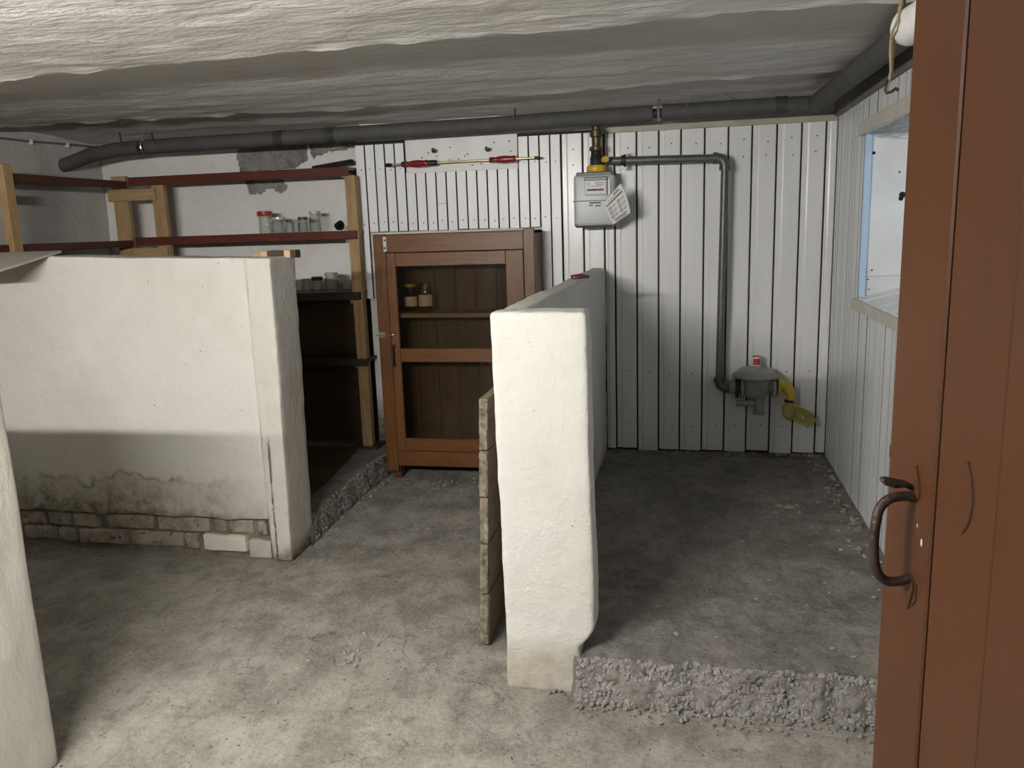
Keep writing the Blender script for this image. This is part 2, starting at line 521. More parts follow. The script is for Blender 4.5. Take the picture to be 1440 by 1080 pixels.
    def smooth_box(self, lo, hi, n, r=.012, disp=None):
        """closed grid box with rounded edges; disp(p, normal) moves each vertex"""
        lo, hi = Vector(lo), Vector(hi)
        ctr = (lo + hi) / 2; hf = (hi - lo) / 2
        axes = []
        for k in range(3):
            a = hf[k]
            pts = [-a, -a + r * .35, -a + r]
            m_ = max(1, n[k])
            pts += [(-a + r) + (2 * a - 2 * r) * i / m_ for i in range(1, m_)]
            pts += [a - r, a - r * .35, a]
            axes.append(pts)
        idx, vs, fs = {}, [], []

        def vid(i, j, k):
            key = (i, j, k)
            if key not in idx:
                p = Vector((axes[0][i], axes[1][j], axes[2][k]))
                q = Vector([max(-hf[t] + r, min(hf[t] - r, p[t])) for t in range(3)])
                d = p - q
                nn = d.normalized() if d.length > 1e-9 else Vector((0, 0, 1))
                if d.length > 1e-9:
                    p = q + nn * r
                p = p + ctr
                if disp:
                    p = p + disp(p, nn)
                idx[key] = len(vs); vs.append(p)
            return idx[key]
        nx, ny, nz = (len(a) - 1 for a in axes)
        for i in range(nx):
            for j in range(ny):
                fs.append([vid(i, j, 0), vid(i, j + 1, 0), vid(i + 1, j + 1, 0), vid(i + 1, j, 0)])
                fs.append([vid(i, j, nz), vid(i + 1, j, nz), vid(i + 1, j + 1, nz), vid(i, j + 1, nz)])
        for i in range(nx):
            for k in range(nz):
                fs.append([vid(i, 0, k), vid(i + 1, 0, k), vid(i + 1, 0, k + 1), vid(i, 0, k + 1)])
                fs.append([vid(i, ny, k), vid(i, ny, k + 1), vid(i + 1, ny, k + 1), vid(i + 1, ny, k)])
        for j in range(ny):
            for k in range(nz):
                fs.append([vid(0, j, k), vid(0, j, k + 1), vid(0, j + 1, k + 1), vid(0, j + 1, k)])
                fs.append([vid(nx, j, k), vid(nx, j + 1, k), vid(nx, j + 1, k + 1), vid(nx, j, k + 1)])
        return self.add(vs, fs)


def fbm(p, s, oct=4):
    return noise.fractal(Vector(p) * s, 1.0, 2.0, oct)


ORG = {}      # world position of each object's origin


def link(name, mb, mats, parent=None, org=None, smooth=False, angle=None):
    """one mesh object; mb holds world coordinates"""
    if not isinstance(mats, (list, tuple)):
        mats = [mats]
    if org is None:
        if parent is not None and not smooth:
            lo = Vector([min(p[k] for p in mb.v) for k in range(3)]); hi = Vector([max(p[k] for p in mb.v) for k in range(3)])
            org = (lo + hi) / 2
        else:
            lo = Vector([min(p[k] for p in mb.v) for k in range(3)]); hi = Vector([max(p[k] for p in mb.v) for k in range(3)])
            org = Vector(((lo.x + hi.x) / 2, (lo.y + hi.y) / 2, lo.z))
    org = Vector(org)
    me = bpy.data.meshes.new(name)
    me.from_pydata([p - org for p in mb.v], [], mb.f)
    for mm in mats:
        me.materials.append(M[mm])
    if len(mats) > 1:
        me.polygons.foreach_set('material_index', mb.mi)
    if smooth:
        me.polygons.foreach_set('use_smooth', [True] * len(me.polygons))
        if angle:
            me.set_sharp_from_angle(angle=math.radians(angle))
    me.update()
    o = bpy.data.objects.new(name, me)
    COL.objects.link(o)
    ORG[o] = org
    if parent is not None:
        o.parent = parent
        o.location = org - ORG[parent]
    else:
        o.location = org
    return o


def thing(name, loc, label, cat, group=None):
    o = bpy.data.objects.new(name, None)
    o.empty_display_size = .05
    COL.objects.link(o)
    o.location = loc
    ORG[o] = Vector(loc)
    return tag(o, label, cat, group)


def tag(o, label, cat=None, group=None, kind=None):
    o['label'] = label
    if cat:
        o['category'] = cat
    if group:
        o['group'] = group
    if kind:
        o['kind'] = kind
    return o


def struct(o, label=None):
    o['kind'] = 'structure'
    if label:
        o['label'] = label
    return o


def stuff(o):
    o['kind'] = 'stuff'
    return o


def copy_part(o, parent, delta):
    c = o.copy()
    COL.objects.link(c)
    c.parent = parent
    c.location = o.location + Vector(delta)
    ORG[c] = ORG[o] + Vector(delta)
    return c


def grid(nx, ny, fn):
    vs = [fn(i / nx, j / ny) for j in range(ny + 1) for i in range(nx + 1)]
    fs = [[j * (nx + 1) + i, j * (nx + 1) + i + 1, (j + 1) * (nx + 1) + i + 1, (j + 1) * (nx + 1) + i]
          for j in range(ny) for i in range(nx)]
    return vs, fs


# ================================================================== SETTING
# ---- floor
def floor_pt(u, v):
    x = -4.0 + u * 4.9
    y = -1.5 + v * 6.6
    z = .010 * fbm((x, y, 0), 1.6) + .004 * fbm((x, y, 3), 7)
    z -= .008 * max(0, 1 - ((x + 2.6) ** 2 / .09 + (y - 2.75) ** 2 / .03))
    return Vector((x, y, min(z, .008) - .006))


vs, fs = grid(150, 200, floor_pt)
struct(link('floor', MB().add(vs, fs), 'floor', org=(0, 0, 0), smooth=True), 'worn grey concrete cellar floor with damp stains')

# ---- right platform: top slab with a broken aggregate front edge
PF = 2.40


def plat_front(x):
    return PF + .02 * fbm((x, 0, 5), 3) + .012 * fbm((x, 1, 5), 14) + .095 * max(0, min(1, (-.335 - x) / .02))


def plat_pt(u, v):
    x = -.485 + u * 1.385
    yf = plat_front(x)
    if v < .12:            # the broken face, from the floor up
        t = v / .12
        z = -.01 + (ZP + .004) * t
        y = yf - .045 * (1 - t) ** 1.5 + .014 * fbm((x, z, 1), 30, 3) + .012 * fbm((x, z, 2), 11)
        return Vector((x, y, z + .006 * fbm((x, z, 9), 25)))
    t = (v - .12) / .88
    y = yf + .012 + (4.93 - yf) * t
    z = ZP + .008 * fbm((x, y, 0), 2.3) + .005 * fbm((x, y, 4), 9) - .004 * math.exp(-t * 60) - .008
    z -= .03 * max(0, .15 + fbm((x, 0, 2), 7)) * math.exp(-t * 45)
    return Vector((x, y, min(z, ZP + .004)))


vs, fs = grid(150, 220, plat_pt)
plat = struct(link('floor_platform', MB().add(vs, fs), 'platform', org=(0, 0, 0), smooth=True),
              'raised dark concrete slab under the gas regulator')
mb = MB()
rnd = random.Random(3)
for i in range(3200):
    x = rnd.uniform(-.325, .84)
    t = rnd.random()
    z = .004 + t * (ZP - .012)
    y = plat_front(x) - .040 * (1 - t) ** 1.5 + .004
    mb.rock((x, y, z), rnd.choice((.004, .005, .007, .010)), i)
for i in range(260):
    x = rnd.uniform(-.42, .84)
    y = plat_front(x) - rnd.uniform(.03, .10) * rnd.random() - .03
    mb.rock((x, y, .004), rnd.uniform(.003, .008), i + 5000)
stuff(link('aggregate', mb, 'aggregate', plat))

# ---- left platform behind the left partition
def lplat_z(y):
    return .12 + .015 * max(0, min(1, (y - 3.7) / .8))


def lplat_edge(y):
    return -1.80 - .03 * math.sin((y - 3.5) * 2) + .012 * fbm((0, y, 7), 9)


def lplat_pt(u, v):
    y = 3.5 + v * 1.56
    if u < .1:
        t = u / .1
        z = -.01 + (lplat_z(y) + .006) * t
        x = lplat_edge(y) + .03 * (1 - t) + .010 * fbm((2, y, z), 28) + .008 * fbm((2, y, z), 10)
        return Vector((x, y, z))
    t = (u - .1) / .9
    x = lplat_edge(y) - .012 + (-3.95 - lplat_edge(y)) * t
    return Vector((x, y, lplat_z(y) + .005 * fbm((x, y, 0), 5) - .006 * math.exp(-t * 40)))


vs, fs = grid(90, 90, lplat_pt)
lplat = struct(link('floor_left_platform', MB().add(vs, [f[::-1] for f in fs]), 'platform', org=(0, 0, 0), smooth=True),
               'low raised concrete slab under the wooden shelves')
mb = MB()
for i in range(1300):
    y = rnd.uniform(3.56, 4.72)
    t = rnd.random()
    z = .004 + t * (lplat_z(y) - .012)
    mb.rock((lplat_edge(y) + .025 * (1 - t) - .003, y, z), rnd.choice((.004, .005, .007, .010)), i + 9000)
stuff(link('aggregate', mb, 'aggregate', lplat))

# ---- ceiling: low slab near the camera, two steps up towards the back wall
def e1(x):
    return 2.45 + .06 * max(0, -x / 1.8) + .010 * fbm((x, 0, 0), 3) + .008 * fbm((x, 2, 0), 11)


def e2(x):
    return 4.00 + .16 * math.exp(-((x + 1.7) / 1.1) ** 2) + .014 * fbm((x, 5, 0), 3) + .010 * fbm((x, 7, 0), 10)


ZC = (2.05, 2.125, 2.175)
rows = []
for i in range(80):
    rows.append((0, i / 79))
rows += [(.5, 0), (.5, .5), (.5, 1)]
for i in range(1, 44):
    rows.append((1, i / 43))
rows += [(1.5, .5), (1.5, 1)]
for i in range(1, 26):
    rows.append((2, i / 25))
NXC = 160
vs = []
for kind, t in rows:
    for i in range(NXC + 1):
        x = -4.0 + 4.9 * i / NXC
        if kind == 0:
            y = -1.5 + (e1(x) + 1.5) * t ** .7; z = ZC[0]
            z -= .010 * math.exp(-(e1(x) - y) / .02) * max(0, .4 + fbm((x, 3, 3), 6))
        elif kind == .5:
            y = e1(x) + .012 * t; z = ZC[0] + (ZC[1] - ZC[0]) * t
        elif kind == 1:
            y = e1(x) + .012 + (e2(x) - e1(x) - .012) * t; z = ZC[1]
            z -= .012 * math.exp(-(e2(x) - y) / .02) * max(0, .4 + fbm((x, 9, 3), 6))
        elif kind == 1.5:
            y = e2(x) + .03 * t; z = ZC[1] + (ZC[2] - ZC[1]) * t
        else:
            y = e2(x) + .03 + (5.1 - e2(x) - .03) * t; z = ZC[2] - .05 * t
        z += .006 * fbm((x * .4, y, 0), 5) + .004 * fbm((x * .5, y, 5), 14)
        vs.append(Vector((x, y, z)))
nr = len(rows) - 1
fs = [[j * (NXC + 1) + i, (j + 1) * (NXC + 1) + i, (j + 1) * (NXC + 1) + i + 1, j * (NXC + 1) + i + 1]
      for j in range(nr) for i in range(NXC)]
ceil_o = struct(link('ceiling', MB().add(vs, fs), 'ceiling', org=(0, 0, 2.05), smooth=True, angle=60),
                'rough whitewashed concrete ceiling stepping up towards the back')

# ---- back wall: white plaster with two patches where the plaster has fallen off
def poly(pts):
    return [ony(x, y, YB) for x, y in pts]


HOLES = [poly([(333, 208), (345, 203), (392, 198), (432, 202), (431, 224), (420, 233), (398, 238), (340, 243), (334, 226)]),
         poly([(343, 250), (392, 247), (404, 262), (396, 272), (384, 265), (374, 264), (368, 272), (350, 272)]),
         poly([(432, 200), (500, 195), (500, 208), (455, 214), (440, 222)])]


def inside(x, z, pg):
    r = False
    for a, b in zip(pg, pg[1:] + pg[:1]):
        if (a.z > z) != (b.z > z) and x < (b.x - a.x) * (z - a.z) / (b.z - a.z) + a.x:
            r = not r
    return r


NX, NZ = 430, 205
vs, flags = [], []
for j in range(NZ + 1):
    for i in range(NX + 1):
        x = -4.0 + 2.07 * i / NX
        z = 0 + 2.2 * j / NZ
        wx, wz = x + .012 * fbm((x, z, 0), 22), z + .012 * fbm((x, z, 4), 22)
        h = any(inside(wx, wz, p) for p in HOLES)
        flags.append(h)
        y = YB + .004 * fbm((x, z, 2), 3) + .0015 * fbm((x, z, 2), 14)
        if h:
            y += .014 + .008 * fbm((x, z, 8), 25)
        vs.append(Vector((x, y, z)))
mb = MB()
fs, mi = [], []
for j in range(NZ):
    for i in range(NX):
        q = [j * (NX + 1) + i, j * (NX + 1) + i + 1, (j + 1) * (NX + 1) + i + 1, (j + 1) * (NX + 1) + i]
        fs.append(q)
        mi.append(1 if sum(flags[k] for k in q) > 1 else 0)
mb.add(vs, fs)
mb.mi = mi
o = len(mb.v)
YJOG = 4.905     # right of the shelves the wall steps forward
mb.add([(-1.94, YB, 0), (-1.94, YJOG, 0), (.95, YJOG, 0), (-1.94, YB, 2.2), (-1.94, YJOG, 2.2), (.95, YJOG, 2.2)], [(0, 1, 4, 3), (1, 2, 5, 4)])
mb.add([(-4.0, YB + .12, 0), (.95, YB + .12, 0), (.95, YB + .12, 2.2), (-4.0, YB + .12, 2.2)], [(0, 3, 2, 1)])
wall_back = struct(link('wall_back', mb, ['backplaster', 'cement'], org=(-1.4, YB, 0), smooth=True, angle=50),
                   'back wall, flaking white plaster on the left and white boards on the right')

# ---- left wall
vs, fs = grid(110, 60, lambda u, v: Vector((XL + .012 * fbm((0, u * 5, v * 2.2), 2.5) + .003 * fbm((0, u * 5, v * 2.2), 12), u * 5.1, v * 2.2)))
wall_left = struct(link('wall_left', MB().add(vs, fs), 'leftplaster', org=(XL, 2.5, 0), smooth=True), 'grey rough plaster wall behind the side shelves')

# ---- right wall with the opening of a cellar window
OY0, OY1, OZ0, OZ1 = 3.05, 4.14, 1.105, 1.87
mb = MB()
XW = XR + .022
mb.box((XW, .9, 0), (XW + .08, OY0 - .02, 2.2))
mb.box((XW, OY1 + .02, 0), (XW + .08, 4.95, 2.2))
mb.box((XW, OY0 - .02, 0), (XW + .08, OY1 + .02, OZ0 - .01))
mb.box((XW, OY0 - .02, OZ1 + .078), (XW + .08, OY1 + .02, 2.2))
wall_right = struct(link('wall_right', mb, 'gap', org=(XW, 3, 0)), 'right wall clad in narrow white vertical laths')

# boards of the right wall: tongue-and-groove laths
def lath(name, a, b, z0, z1, axis, front, mat, parent, w_gap=.0085, t=.014):
    """vertical lath between a and b along axis x or y; chamfered long edges"""
    c = .0008
    prof = [(a + w_gap / 2, t), (a + w_gap / 2, c), (a + w_gap / 2 + c, 0), (b - w_gap / 2 - c, 0), (b - w_gap / 2, c), (b - w_gap / 2, t)]
    mb = MB()
    vs = []
    for z in (z0, z1):
        for p, d in prof:
            vs.append((p, front + d, z) if axis == 'x' else (front + d, p, z))
    fs = [[k, k + 1, k + 7, k + 6] for k in range(5)] + [[5, 4, 3, 2, 1, 0], [6, 7, 8, 9, 10, 11], [5, 0, 6, 11]]
    if axis == 'y':
        fs = [f[::-1] for f in fs]
    mb.add(vs, fs)
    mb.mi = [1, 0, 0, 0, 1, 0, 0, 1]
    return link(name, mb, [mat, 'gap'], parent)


rnd = random.Random(11)
pitch = .0585
yy = YC
n_r = 0
while yy > 1.55:
    a, b_ = yy - pitch, yy
    dx = rnd.uniform(-.0012, .0012)
    if b_ > OY0 + .002 and a < OY1 - .002:
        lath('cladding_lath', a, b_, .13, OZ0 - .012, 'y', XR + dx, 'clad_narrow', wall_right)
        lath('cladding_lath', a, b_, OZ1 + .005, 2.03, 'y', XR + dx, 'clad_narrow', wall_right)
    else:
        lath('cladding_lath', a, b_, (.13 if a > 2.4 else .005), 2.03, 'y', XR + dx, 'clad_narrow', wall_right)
    yy -= pitch
# olive trim board topping the right wall, with the shadow gap painted in
mb = MB().box((XR - .022, 1.55, 2.022), (XR + .02, YC - .002, 2.16), .004)
link('trim_board', mb, 'trim_shade', wall_right)

# window recess: jamb sheets, sloping plank sill, head, cream trims, pale blue frame
win = struct(thing('window_1', (XR, 3.6, OZ0), 'recessed cellar window opening with pale blue frame in the lath wall', None))
del win['label']
win['label'] = 'recessed cellar window opening with pale blue frame in the lath wall'
XO = 1.42
SILL = .24     # rise of the sill per metre outwards


def sill_z(x):
    return OZ0 + .012 + (x - XR) * SILL


mb = MB()      # far jamb, upper sheet
mb.add([(XR + .012, OY1, 1.215), (XO, OY1, 1.215), (XO, OY1, OZ1 + .08), (XR + .012, OY1, OZ1 + .08),
        (XR + .012, OY1 + .012, 1.215), (XO, OY1 + .012, 1.215), (XO, OY1 + .012, OZ1 + .08), (XR + .012, OY1 + .012, OZ1 + .08)],
       [(0, 1, 2, 3), (5, 4, 7, 6), (0, 4, 5, 1), (3, 2, 6, 7), (0, 3, 7, 4), (1, 5, 6, 2)])
link('jamb_sheet', mb, 'sheet', win)
mb = MB().box((XR + .012, OY1 + .004, OZ0), (XO, OY1 + .016, 1.213))
link('jamb_sheet', mb, 'sheet', win)
mb = MB().box((XR + .012, OY0 - .012, OZ0), (XO, OY0, OZ1 + .08))
link('jamb_sheet', mb, 'sheet', win)
mb = MB().box((XR + .012, OY0, OZ1 + .06), (XO, OY1, OZ1 + .075))
link('head_board', mb, 'greyplank', win)
ns = 13
for i in range(ns):
    y0 = OY0 + (OY1 - OY0) * i / ns + .003
    y1 = OY0 + (OY1 - OY0) * (i + 1) / ns - .005
    dz = rnd.uniform(-.003, .003)
    vs = []
    for z_off in (0, -.015):
        for x, y in ((XR - .004, y0), (XO, y0), (XO, y1), (XR - .004, y1)):
            vs.append((x, y, sill_z(x) + z_off + dz))
    link('sill_plank', MB().add(vs, [(0, 1, 2, 3), (7, 6, 5, 4), (0, 4, 5, 1), (1, 5, 6, 2), (2, 6, 7, 3), (3, 7, 4, 0)]), 'clad_narrow', win)
mb = MB().box((XR - .004, OY1 - .017, OZ0 + .012), (XR + .026, OY1 - .0005, OZ1 - .004), .003)
link('window_frame', mb, 'blueframe', win)
mb = MB().box((XR - .024, OY0 - .06, OZ1 - .012), (XR - .001, OY1 + .055, OZ1 + .048), .003)
link('head_trim', mb, 'cream', win)
mb = MB().box((XR - .026, OY0 - .06, OZ0 - .045), (XR - .001, OY1 + .02, OZ0 + .002), .003)
link('sill_trim', mb, 'cream', win)
# outer casement: frame and glass in the street wall
mb = MB()
zo = sill_z(XO)
for a, b_ in (((OY0, zo), (OY0 + .05, OZ1 + .06)), ((OY1 - .05, zo), (OY1, OZ1 + .06)),
              ((OY0, zo), (OY1, zo + .05)), ((OY0, OZ1 + .01), (OY1, OZ1 + .06)), ((3.57, zo), (3.62, OZ1 + .06))):
    mb.box((XO, a[0], a[1]), (XO + .04, b_[0], b_[1]))
link('casement', mb, 'blueframe', win)
link('pane', MB().box((XO + .018, OY0 + .05, zo + .05), (XO + .022, 3.57, OZ1 + .01)), 'glass', win)
link('pane', MB().box((XO + .018, 3.62, zo + .05), (XO + .022, OY1 - .05, OZ1 + .01)), 'glass', win)
# cobwebs hanging under the head
mb = MB()
for i in range(14):
    a = Vector((XR + rnd.uniform(.02, .12), OY1 - .005, OZ1 + rnd.uniform(-.03, .03)))
    b_ = Vector((XR + rnd.uniform(.0, .3), OY1 - rnd.uniform(.2, .75), OZ1 + rnd.uniform(-.0, .04)))
    mid_ = (a + b_) / 2 - Vector((0, 0, rnd.uniform(.01, .05)))
    mb.tube([a, mid_, b_], .0012, 4)
stuff(link('cobweb', mb, 'wire', win))
# dark hole and screws on the jamb
mb = MB()
for px, py, r in ((1229, 215, .008), (1269, 274, .016), (1267, 279, .012), (1265, 242, .005), (1226, 380, .005), (1221, 393, .004), (1222, 407, .004)):
    p = ony(px, py, OY1)
    mb.lathe([(r, 0), (r * .8, .004)], (p.x, OY1 + .001, p.z), (0, -1, 0), 8)
stuff(link('screw_head', mb, 'black', win))

# ---- cladding of the back wall
link('batten_backing', MB().box((ony(498, 205, YC).x + .004, YC + .016, 1.49), (XR, YC + .036, 2.03)), 'gap', wall_back)
link('batten_backing', MB().box((-.80, YC + .016, .1), (XR, YC + .036, 1.49)), 'gap', wall_back)
top_z = 2.012


def wide_board(x0, x1, z0, z1):
    w_ = x1 - x0
    g = .0065
    s = min(.032, w_ * .3)
    prof = [(x0 + g, .016), (x0 + g, .009), (x0 + g + .0015, .007), (x0 + s, .007), (x0 + s + .002, .0025), (x0 + s + .009, 0),
            (x1 - g * .4 - .004, 0), (x1 - g * .4, .004), (x1 - g * .4, .016)]
    n = len(prof)
    vs = [(x, YC + d, z) for z in (z0, z1) for x, d in prof]
    fs = [[k, k + 1, k + 1 + n, k + n] for k in range(n - 1)] + [list(range(n))[::-1], [n + k for k in range(n)], [n - 1, 0, n, 2 * n - 1]]
    mb = MB().add(vs, fs)
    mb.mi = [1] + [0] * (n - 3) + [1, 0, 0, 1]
    return link('cladding_board', mb, ['clad_wide', 'gap'], wall_back)


jx = [ony(x, 170, YC).x for x in (787.5, 818, 848, 863, 894.5, 926, 957.5, 991, 1024.5, 1058, 1093, 1128, 1162.5, 1178)]
jx[-1] = XR
for a, b_ in zip(jx[:-1], jx[1:]):
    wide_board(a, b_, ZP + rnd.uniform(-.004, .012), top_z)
x0 = ony(498, 205, YC).x
x1 = jx[0]
nn = 20
pit = (x1 - x0) / nn
z_cab = ony(640, 323, YC).z
pxl, pxr = ony(563, 200, YC).x, ony(727.5, 200, YC).x
z_pan = ony(640, 241, YC).z
for i in range(nn):
    a, b_ = x0 + i * pit, x0 + (i + 1) * pit
    c_ = (a + b_) / 2
    zb = z_cab + rnd.uniform(-.004, .004)
    zt_ = top_z
    if i == 0:
        zb = ony(520, 420, YC).z
    if c_ > -.83:
        zb = ZP
    if pxl < c_ < pxr:
        zt_ = z_pan + .004 if c_ > pxl + .05 else top_z
    if i in (8, 17) and zt_ < top_z:      # boards pieced together from two lengths
        zm = ony(600, 287, YC).z
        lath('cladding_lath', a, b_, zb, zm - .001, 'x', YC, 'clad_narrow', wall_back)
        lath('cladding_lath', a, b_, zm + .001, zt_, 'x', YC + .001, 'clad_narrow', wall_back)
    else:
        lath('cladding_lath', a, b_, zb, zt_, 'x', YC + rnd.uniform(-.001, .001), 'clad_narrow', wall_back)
# plain sheet under the ceiling pipe
pn = MB().box((pxl + .03, YC - .006, z_pan), (pxr, YC + .012, 2.03), .002)
link('cover_sheet', pn, 'sheet', wall_back)
# nail heads
mb = MB()
for k, (a, b_) in enumerate(zip(jx[:-1], jx[1:])):
    if b_ - a < .08:
        continue
    for z in (1.92, 1.845, .62, .3):
        mb.lathe([(.0045, 0), (.003, .0016)], (a + (b_ - a) * .62 + rnd.uniform(-.01, .01), YC, z + rnd.uniform(-.012, .012)), (0, -1, 0), 6)
for i in range(nn):
    c_ = x0 + (i + .5) * pit
    for z in (z_cab + .05, 1.86):
        if not (z > 1.7 and pxl < c_ < pxr):
            mb.lathe([(.0042, 0), (.003, .0016)], (c_ + rnd.uniform(-.008, .008), YC, z + rnd.uniform(-.006, .01)), (0, -1, 0), 6)
for i in range(12):
    mb.lathe([(.005, 0), (.004, .002)], (rnd.uniform(pxl + .05, pxr - .02), YC - .006, rnd.uniform(1.86, 2.0)), (0, -1, 0), 6)
stuff(link('nail_head', mb, 'ink', wall_back))
# strips
mb = MB().box((ony(835, 178, YC).x, YC - .018, 2.002), (XR - .003, YC - .0005, 2.034), .002)
struct(link('trim_1', mb, 'trim'), 'thin beige strip along the top of the wide boards')
# ---- left partition: plastered low wall on two exposed brick courses
PY0, PY1, PX1, PZ = 3.317, 3.56, -1.765, 1.40


def part_disp(p, n_):
    d = n_ * (.006 * fbm(p, 2.2) + .0022 * fbm(p, 10))
    if p.z > PZ - .1:                      # top edge climbs a little to the left
        d.z += .032 * max(0, min(1, (-1.9 - p.x) / 1.0))
    d.x += -.022 * (1 - p.z / 1.4) if p.x > -1.85 else 0
    if p.z < .35 and abs(n_.y) > .5 and p.y < 3.4 and p.x < -2.0:      # plaster swells above the bare bricks
        d.y -= .012 * math.exp(-((p.z - .215) / .03) ** 2)
        d.z += .012 * fbm((p.x, 0, 0), 6) if p.z < .25 else 0
    return d


lp = thing('wall_left_partition', (-2.7, 3.44, 0), '', None)
struct(lp, 'low white plastered partition with bare bricks along its foot')
XPIER = -1.888
mb = MB().smooth_box((-3.92, PY0, .19), (XPIER, PY1, PZ), (90, 8, 56), .008, part_disp)
link('plaster', mb, 'partition', lp, smooth=True)
mb = MB().smooth_box((XPIER - .001, PY0 - .001, -.01), (PX1, PY1, PZ), (8, 8, 62), .010, part_disp)
link('corner_pier', mb, 'foot', lp, smooth=True)
mb = MB().smooth_box((-2.01, PY0 + .004, -.01), (XPIER, PY1, .085), (8, 6, 6), .012,
                     lambda p, n_: n_ * (.008 * fbm(p, 6) + .004 * fbm(p, 20)))
link('plaster_foot', mb, 'partition', lp, smooth=True)
mb = MB().box((-3.92, PY0 + .028, -.01), (XPIER - .002, PY1, .2))
link('mortar_bed', mb, 'mortar', lp)


def brick_run(edges, ytop, ybot, mats):
    for (xa, xb), mk in zip(edges, mats):
        if xb - xa < 8:
            continue
        pa, pb = ony(xa + 1, (ytop(xa) + ybot(xa)) / 2, PY0), ony(xb - 1, (ytop(xb) + ybot(xb)) / 2, PY0)
        xm = (xa + xb) / 2
        zt_, zb = ony(xm, ytop(xm), PY0).z, ony(xm, ybot(xm), PY0).z
        rr = random.Random(int(xa) + int(ytop(0)))
        yo = PY0 + .008 + rr.uniform(-.006, .01)
        mbb = MB().smooth_box((pa.x + .003, yo, max(zb + .004, .001)), (pb.x - .003, PY0 + .09, zt_ - .003), (5, 2, 3), .008,
                              lambda p, n_: n_ * (.007 * fbm(p, 13) + .003 * fbm(p, 40)))
        link('brick', mbb, mk, lp, smooth=True)


up = [(-40, 24), (26, 62), (65, 100), (100, 137), (148, 215), (218, 295), (297, 317), (318, 355), (360, 376)]
lowr = [(-40, 25), (30, 80), (80, 107), (108, 178), (181, 257), (258, 279), (283, 347)]
brick_run(up, lambda x: 716 + x * .046, lambda x: 736 + x * .05, ['brick'] * 9)
brick_run(lowr, lambda x: 737.5 + x * .05, lambda x: 757 + x * .064, ['brick'] * 6 + ['brick_white'])

# ---- middle partition (L-shaped): end return towards the camera, long wall running back
def ret_disp(p, n_):
    d = n_ * (.004 * fbm(p, 3) + .0018 * fbm(p, 12))
    t = p.z / 1.24
    d.x += .015 * (1 - t)
    if p.z < .245:
        d.x -= .05 * min(1, (.245 - p.z) / .085) ** 2 * (p.x + .577) / .296
    return d


mp_ = thing('wall_middle_partition', (-.45, 2.5, 0), '', None)
struct(mp_, 'white plastered low partition with a short return facing the room')
mb = MB().smooth_box((-.577, 2.416, -.012), (-.281, 2.545, 1.244), (18, 6, 70), .014, ret_disp)
link('return_wall', mb, 'pillar', mp_, smooth=True)


def long_disp(p, n_):
    d = n_ * (.006 * fbm(p, 3) + .0025 * fbm(p, 12))
    d.x += (p.y - 2.46) / 2.4 * .04
    return d


mb = MB().smooth_box((-.574, 2.45, -.01), (-.488, 4.862, 1.242), (5, 80, 46), .012, long_disp)
link('long_wall', mb, 'pillar', mp_, smooth=True)

# ---- low wall near the camera on the left
def near_disp(p, n_):
    return n_ * (.006 * fbm(p, 2.2) + .003 * fbm((p.x, p.y, p.z * .4), 11))


mb = MB().smooth_box((-3.92, 1.56, -.01), (-1.785, 1.831, 1.238), (50, 10, 50), .014, near_disp)
struct(link('wall_near_left', mb, 'nearwall', smooth=True), 'end of a low white plastered wall at the left edge')

# ================================================================== THINGS
# ---- insulated pipe under the ceiling
pipe = thing('ceiling_pipe', (-1.4, 4.66, 2.06), 'long grey foam-insulated pipe hung under the ceiling and round the corner', 'pipe')
YPp = 4.66
def pp(px, py, y=YPp):
    return ony(px, py, y)


R = .043
pa = onx(95, 231, XL + .03)
pts = [pa + Vector((-.08, 0, -.012)), pa, pp(130, 217), pp(165, 210.5), pp(197, 207.5)]
link('pipe_sleeve', MB().tube([pts[0], pts[1], pts[2], pts[3], pts[4]], R, 18), 'foam', pipe, smooth=True, angle=50)
c1 = pp(207, 206.5)
link('pipe_core', MB().cyl(pts[4] - Vector((.02, 0, 0)), c1 + Vector((.03, 0, 0)), .024), 'darkmetal', pipe, smooth=True, angle=50)
c2 = pp(918, 159.5)
mid_a = [pp(207, 206.5), pp(392, 195), pp(466, 190), pp(700, 175), pp(918, 159.5)]
link('pipe_sleeve', MB().tube(mid_a, R, 18), 'foam', pipe, smooth=True, angle=50)
for xx, yy in ((394, 195.2), (466, 190.2), (1098, 148.5)):
    p = pp(xx, yy)
    dirx = (pp(xx + 10, yy - .66) - pp(xx - 10, yy + .66)).normalized()
    link('tape_band', MB().cyl(p - dirx * .028, p + dirx * .028, R + .004, seg=18), 'foamtape', pipe, smooth=True, angle=50)
link('pipe_core', MB().cyl(pp(915, 159.6), pp(934, 158.5), .024), 'darkmetal', pipe, smooth=True, angle=50)
corner = Vector((.672, YPp, pp(1150, 146).z))
link('pipe_sleeve', MB().tube([pp(931, 158.7), pp(1050, 151.5), corner + Vector((-.0, 0, 0))], R, 18), 'foam', pipe, smooth=True, angle=50)
run_end = Vector((.712, 2.52, 2.078))
link('pipe_sleeve', MB().tube([corner + Vector((-.01, .03, 0)), corner + Vector((.012, -.6, .003)), run_end], R + .002, 18), 'foam', pipe, smooth=True, angle=50)
# hangers
def hanger(px, py):
    p = pp(px, py)
    h = MB().cyl((p.x, p.y, p.z - .0), (p.x, p.y, ZC[2] + .004), .006, seg=8)
    hg = link('hanger_rod', h, 'steel', pipe, smooth=True, angle=50)
    ring = [p + Vector((0, math.cos(t) * .034, math.sin(t) * .034)) for t in [k * math.pi / 8 for k in range(17)]]
    link('hanger_clamp', MB().tube(ring, .008, 6), 'chrome', pipe, smooth=True, angle=50)


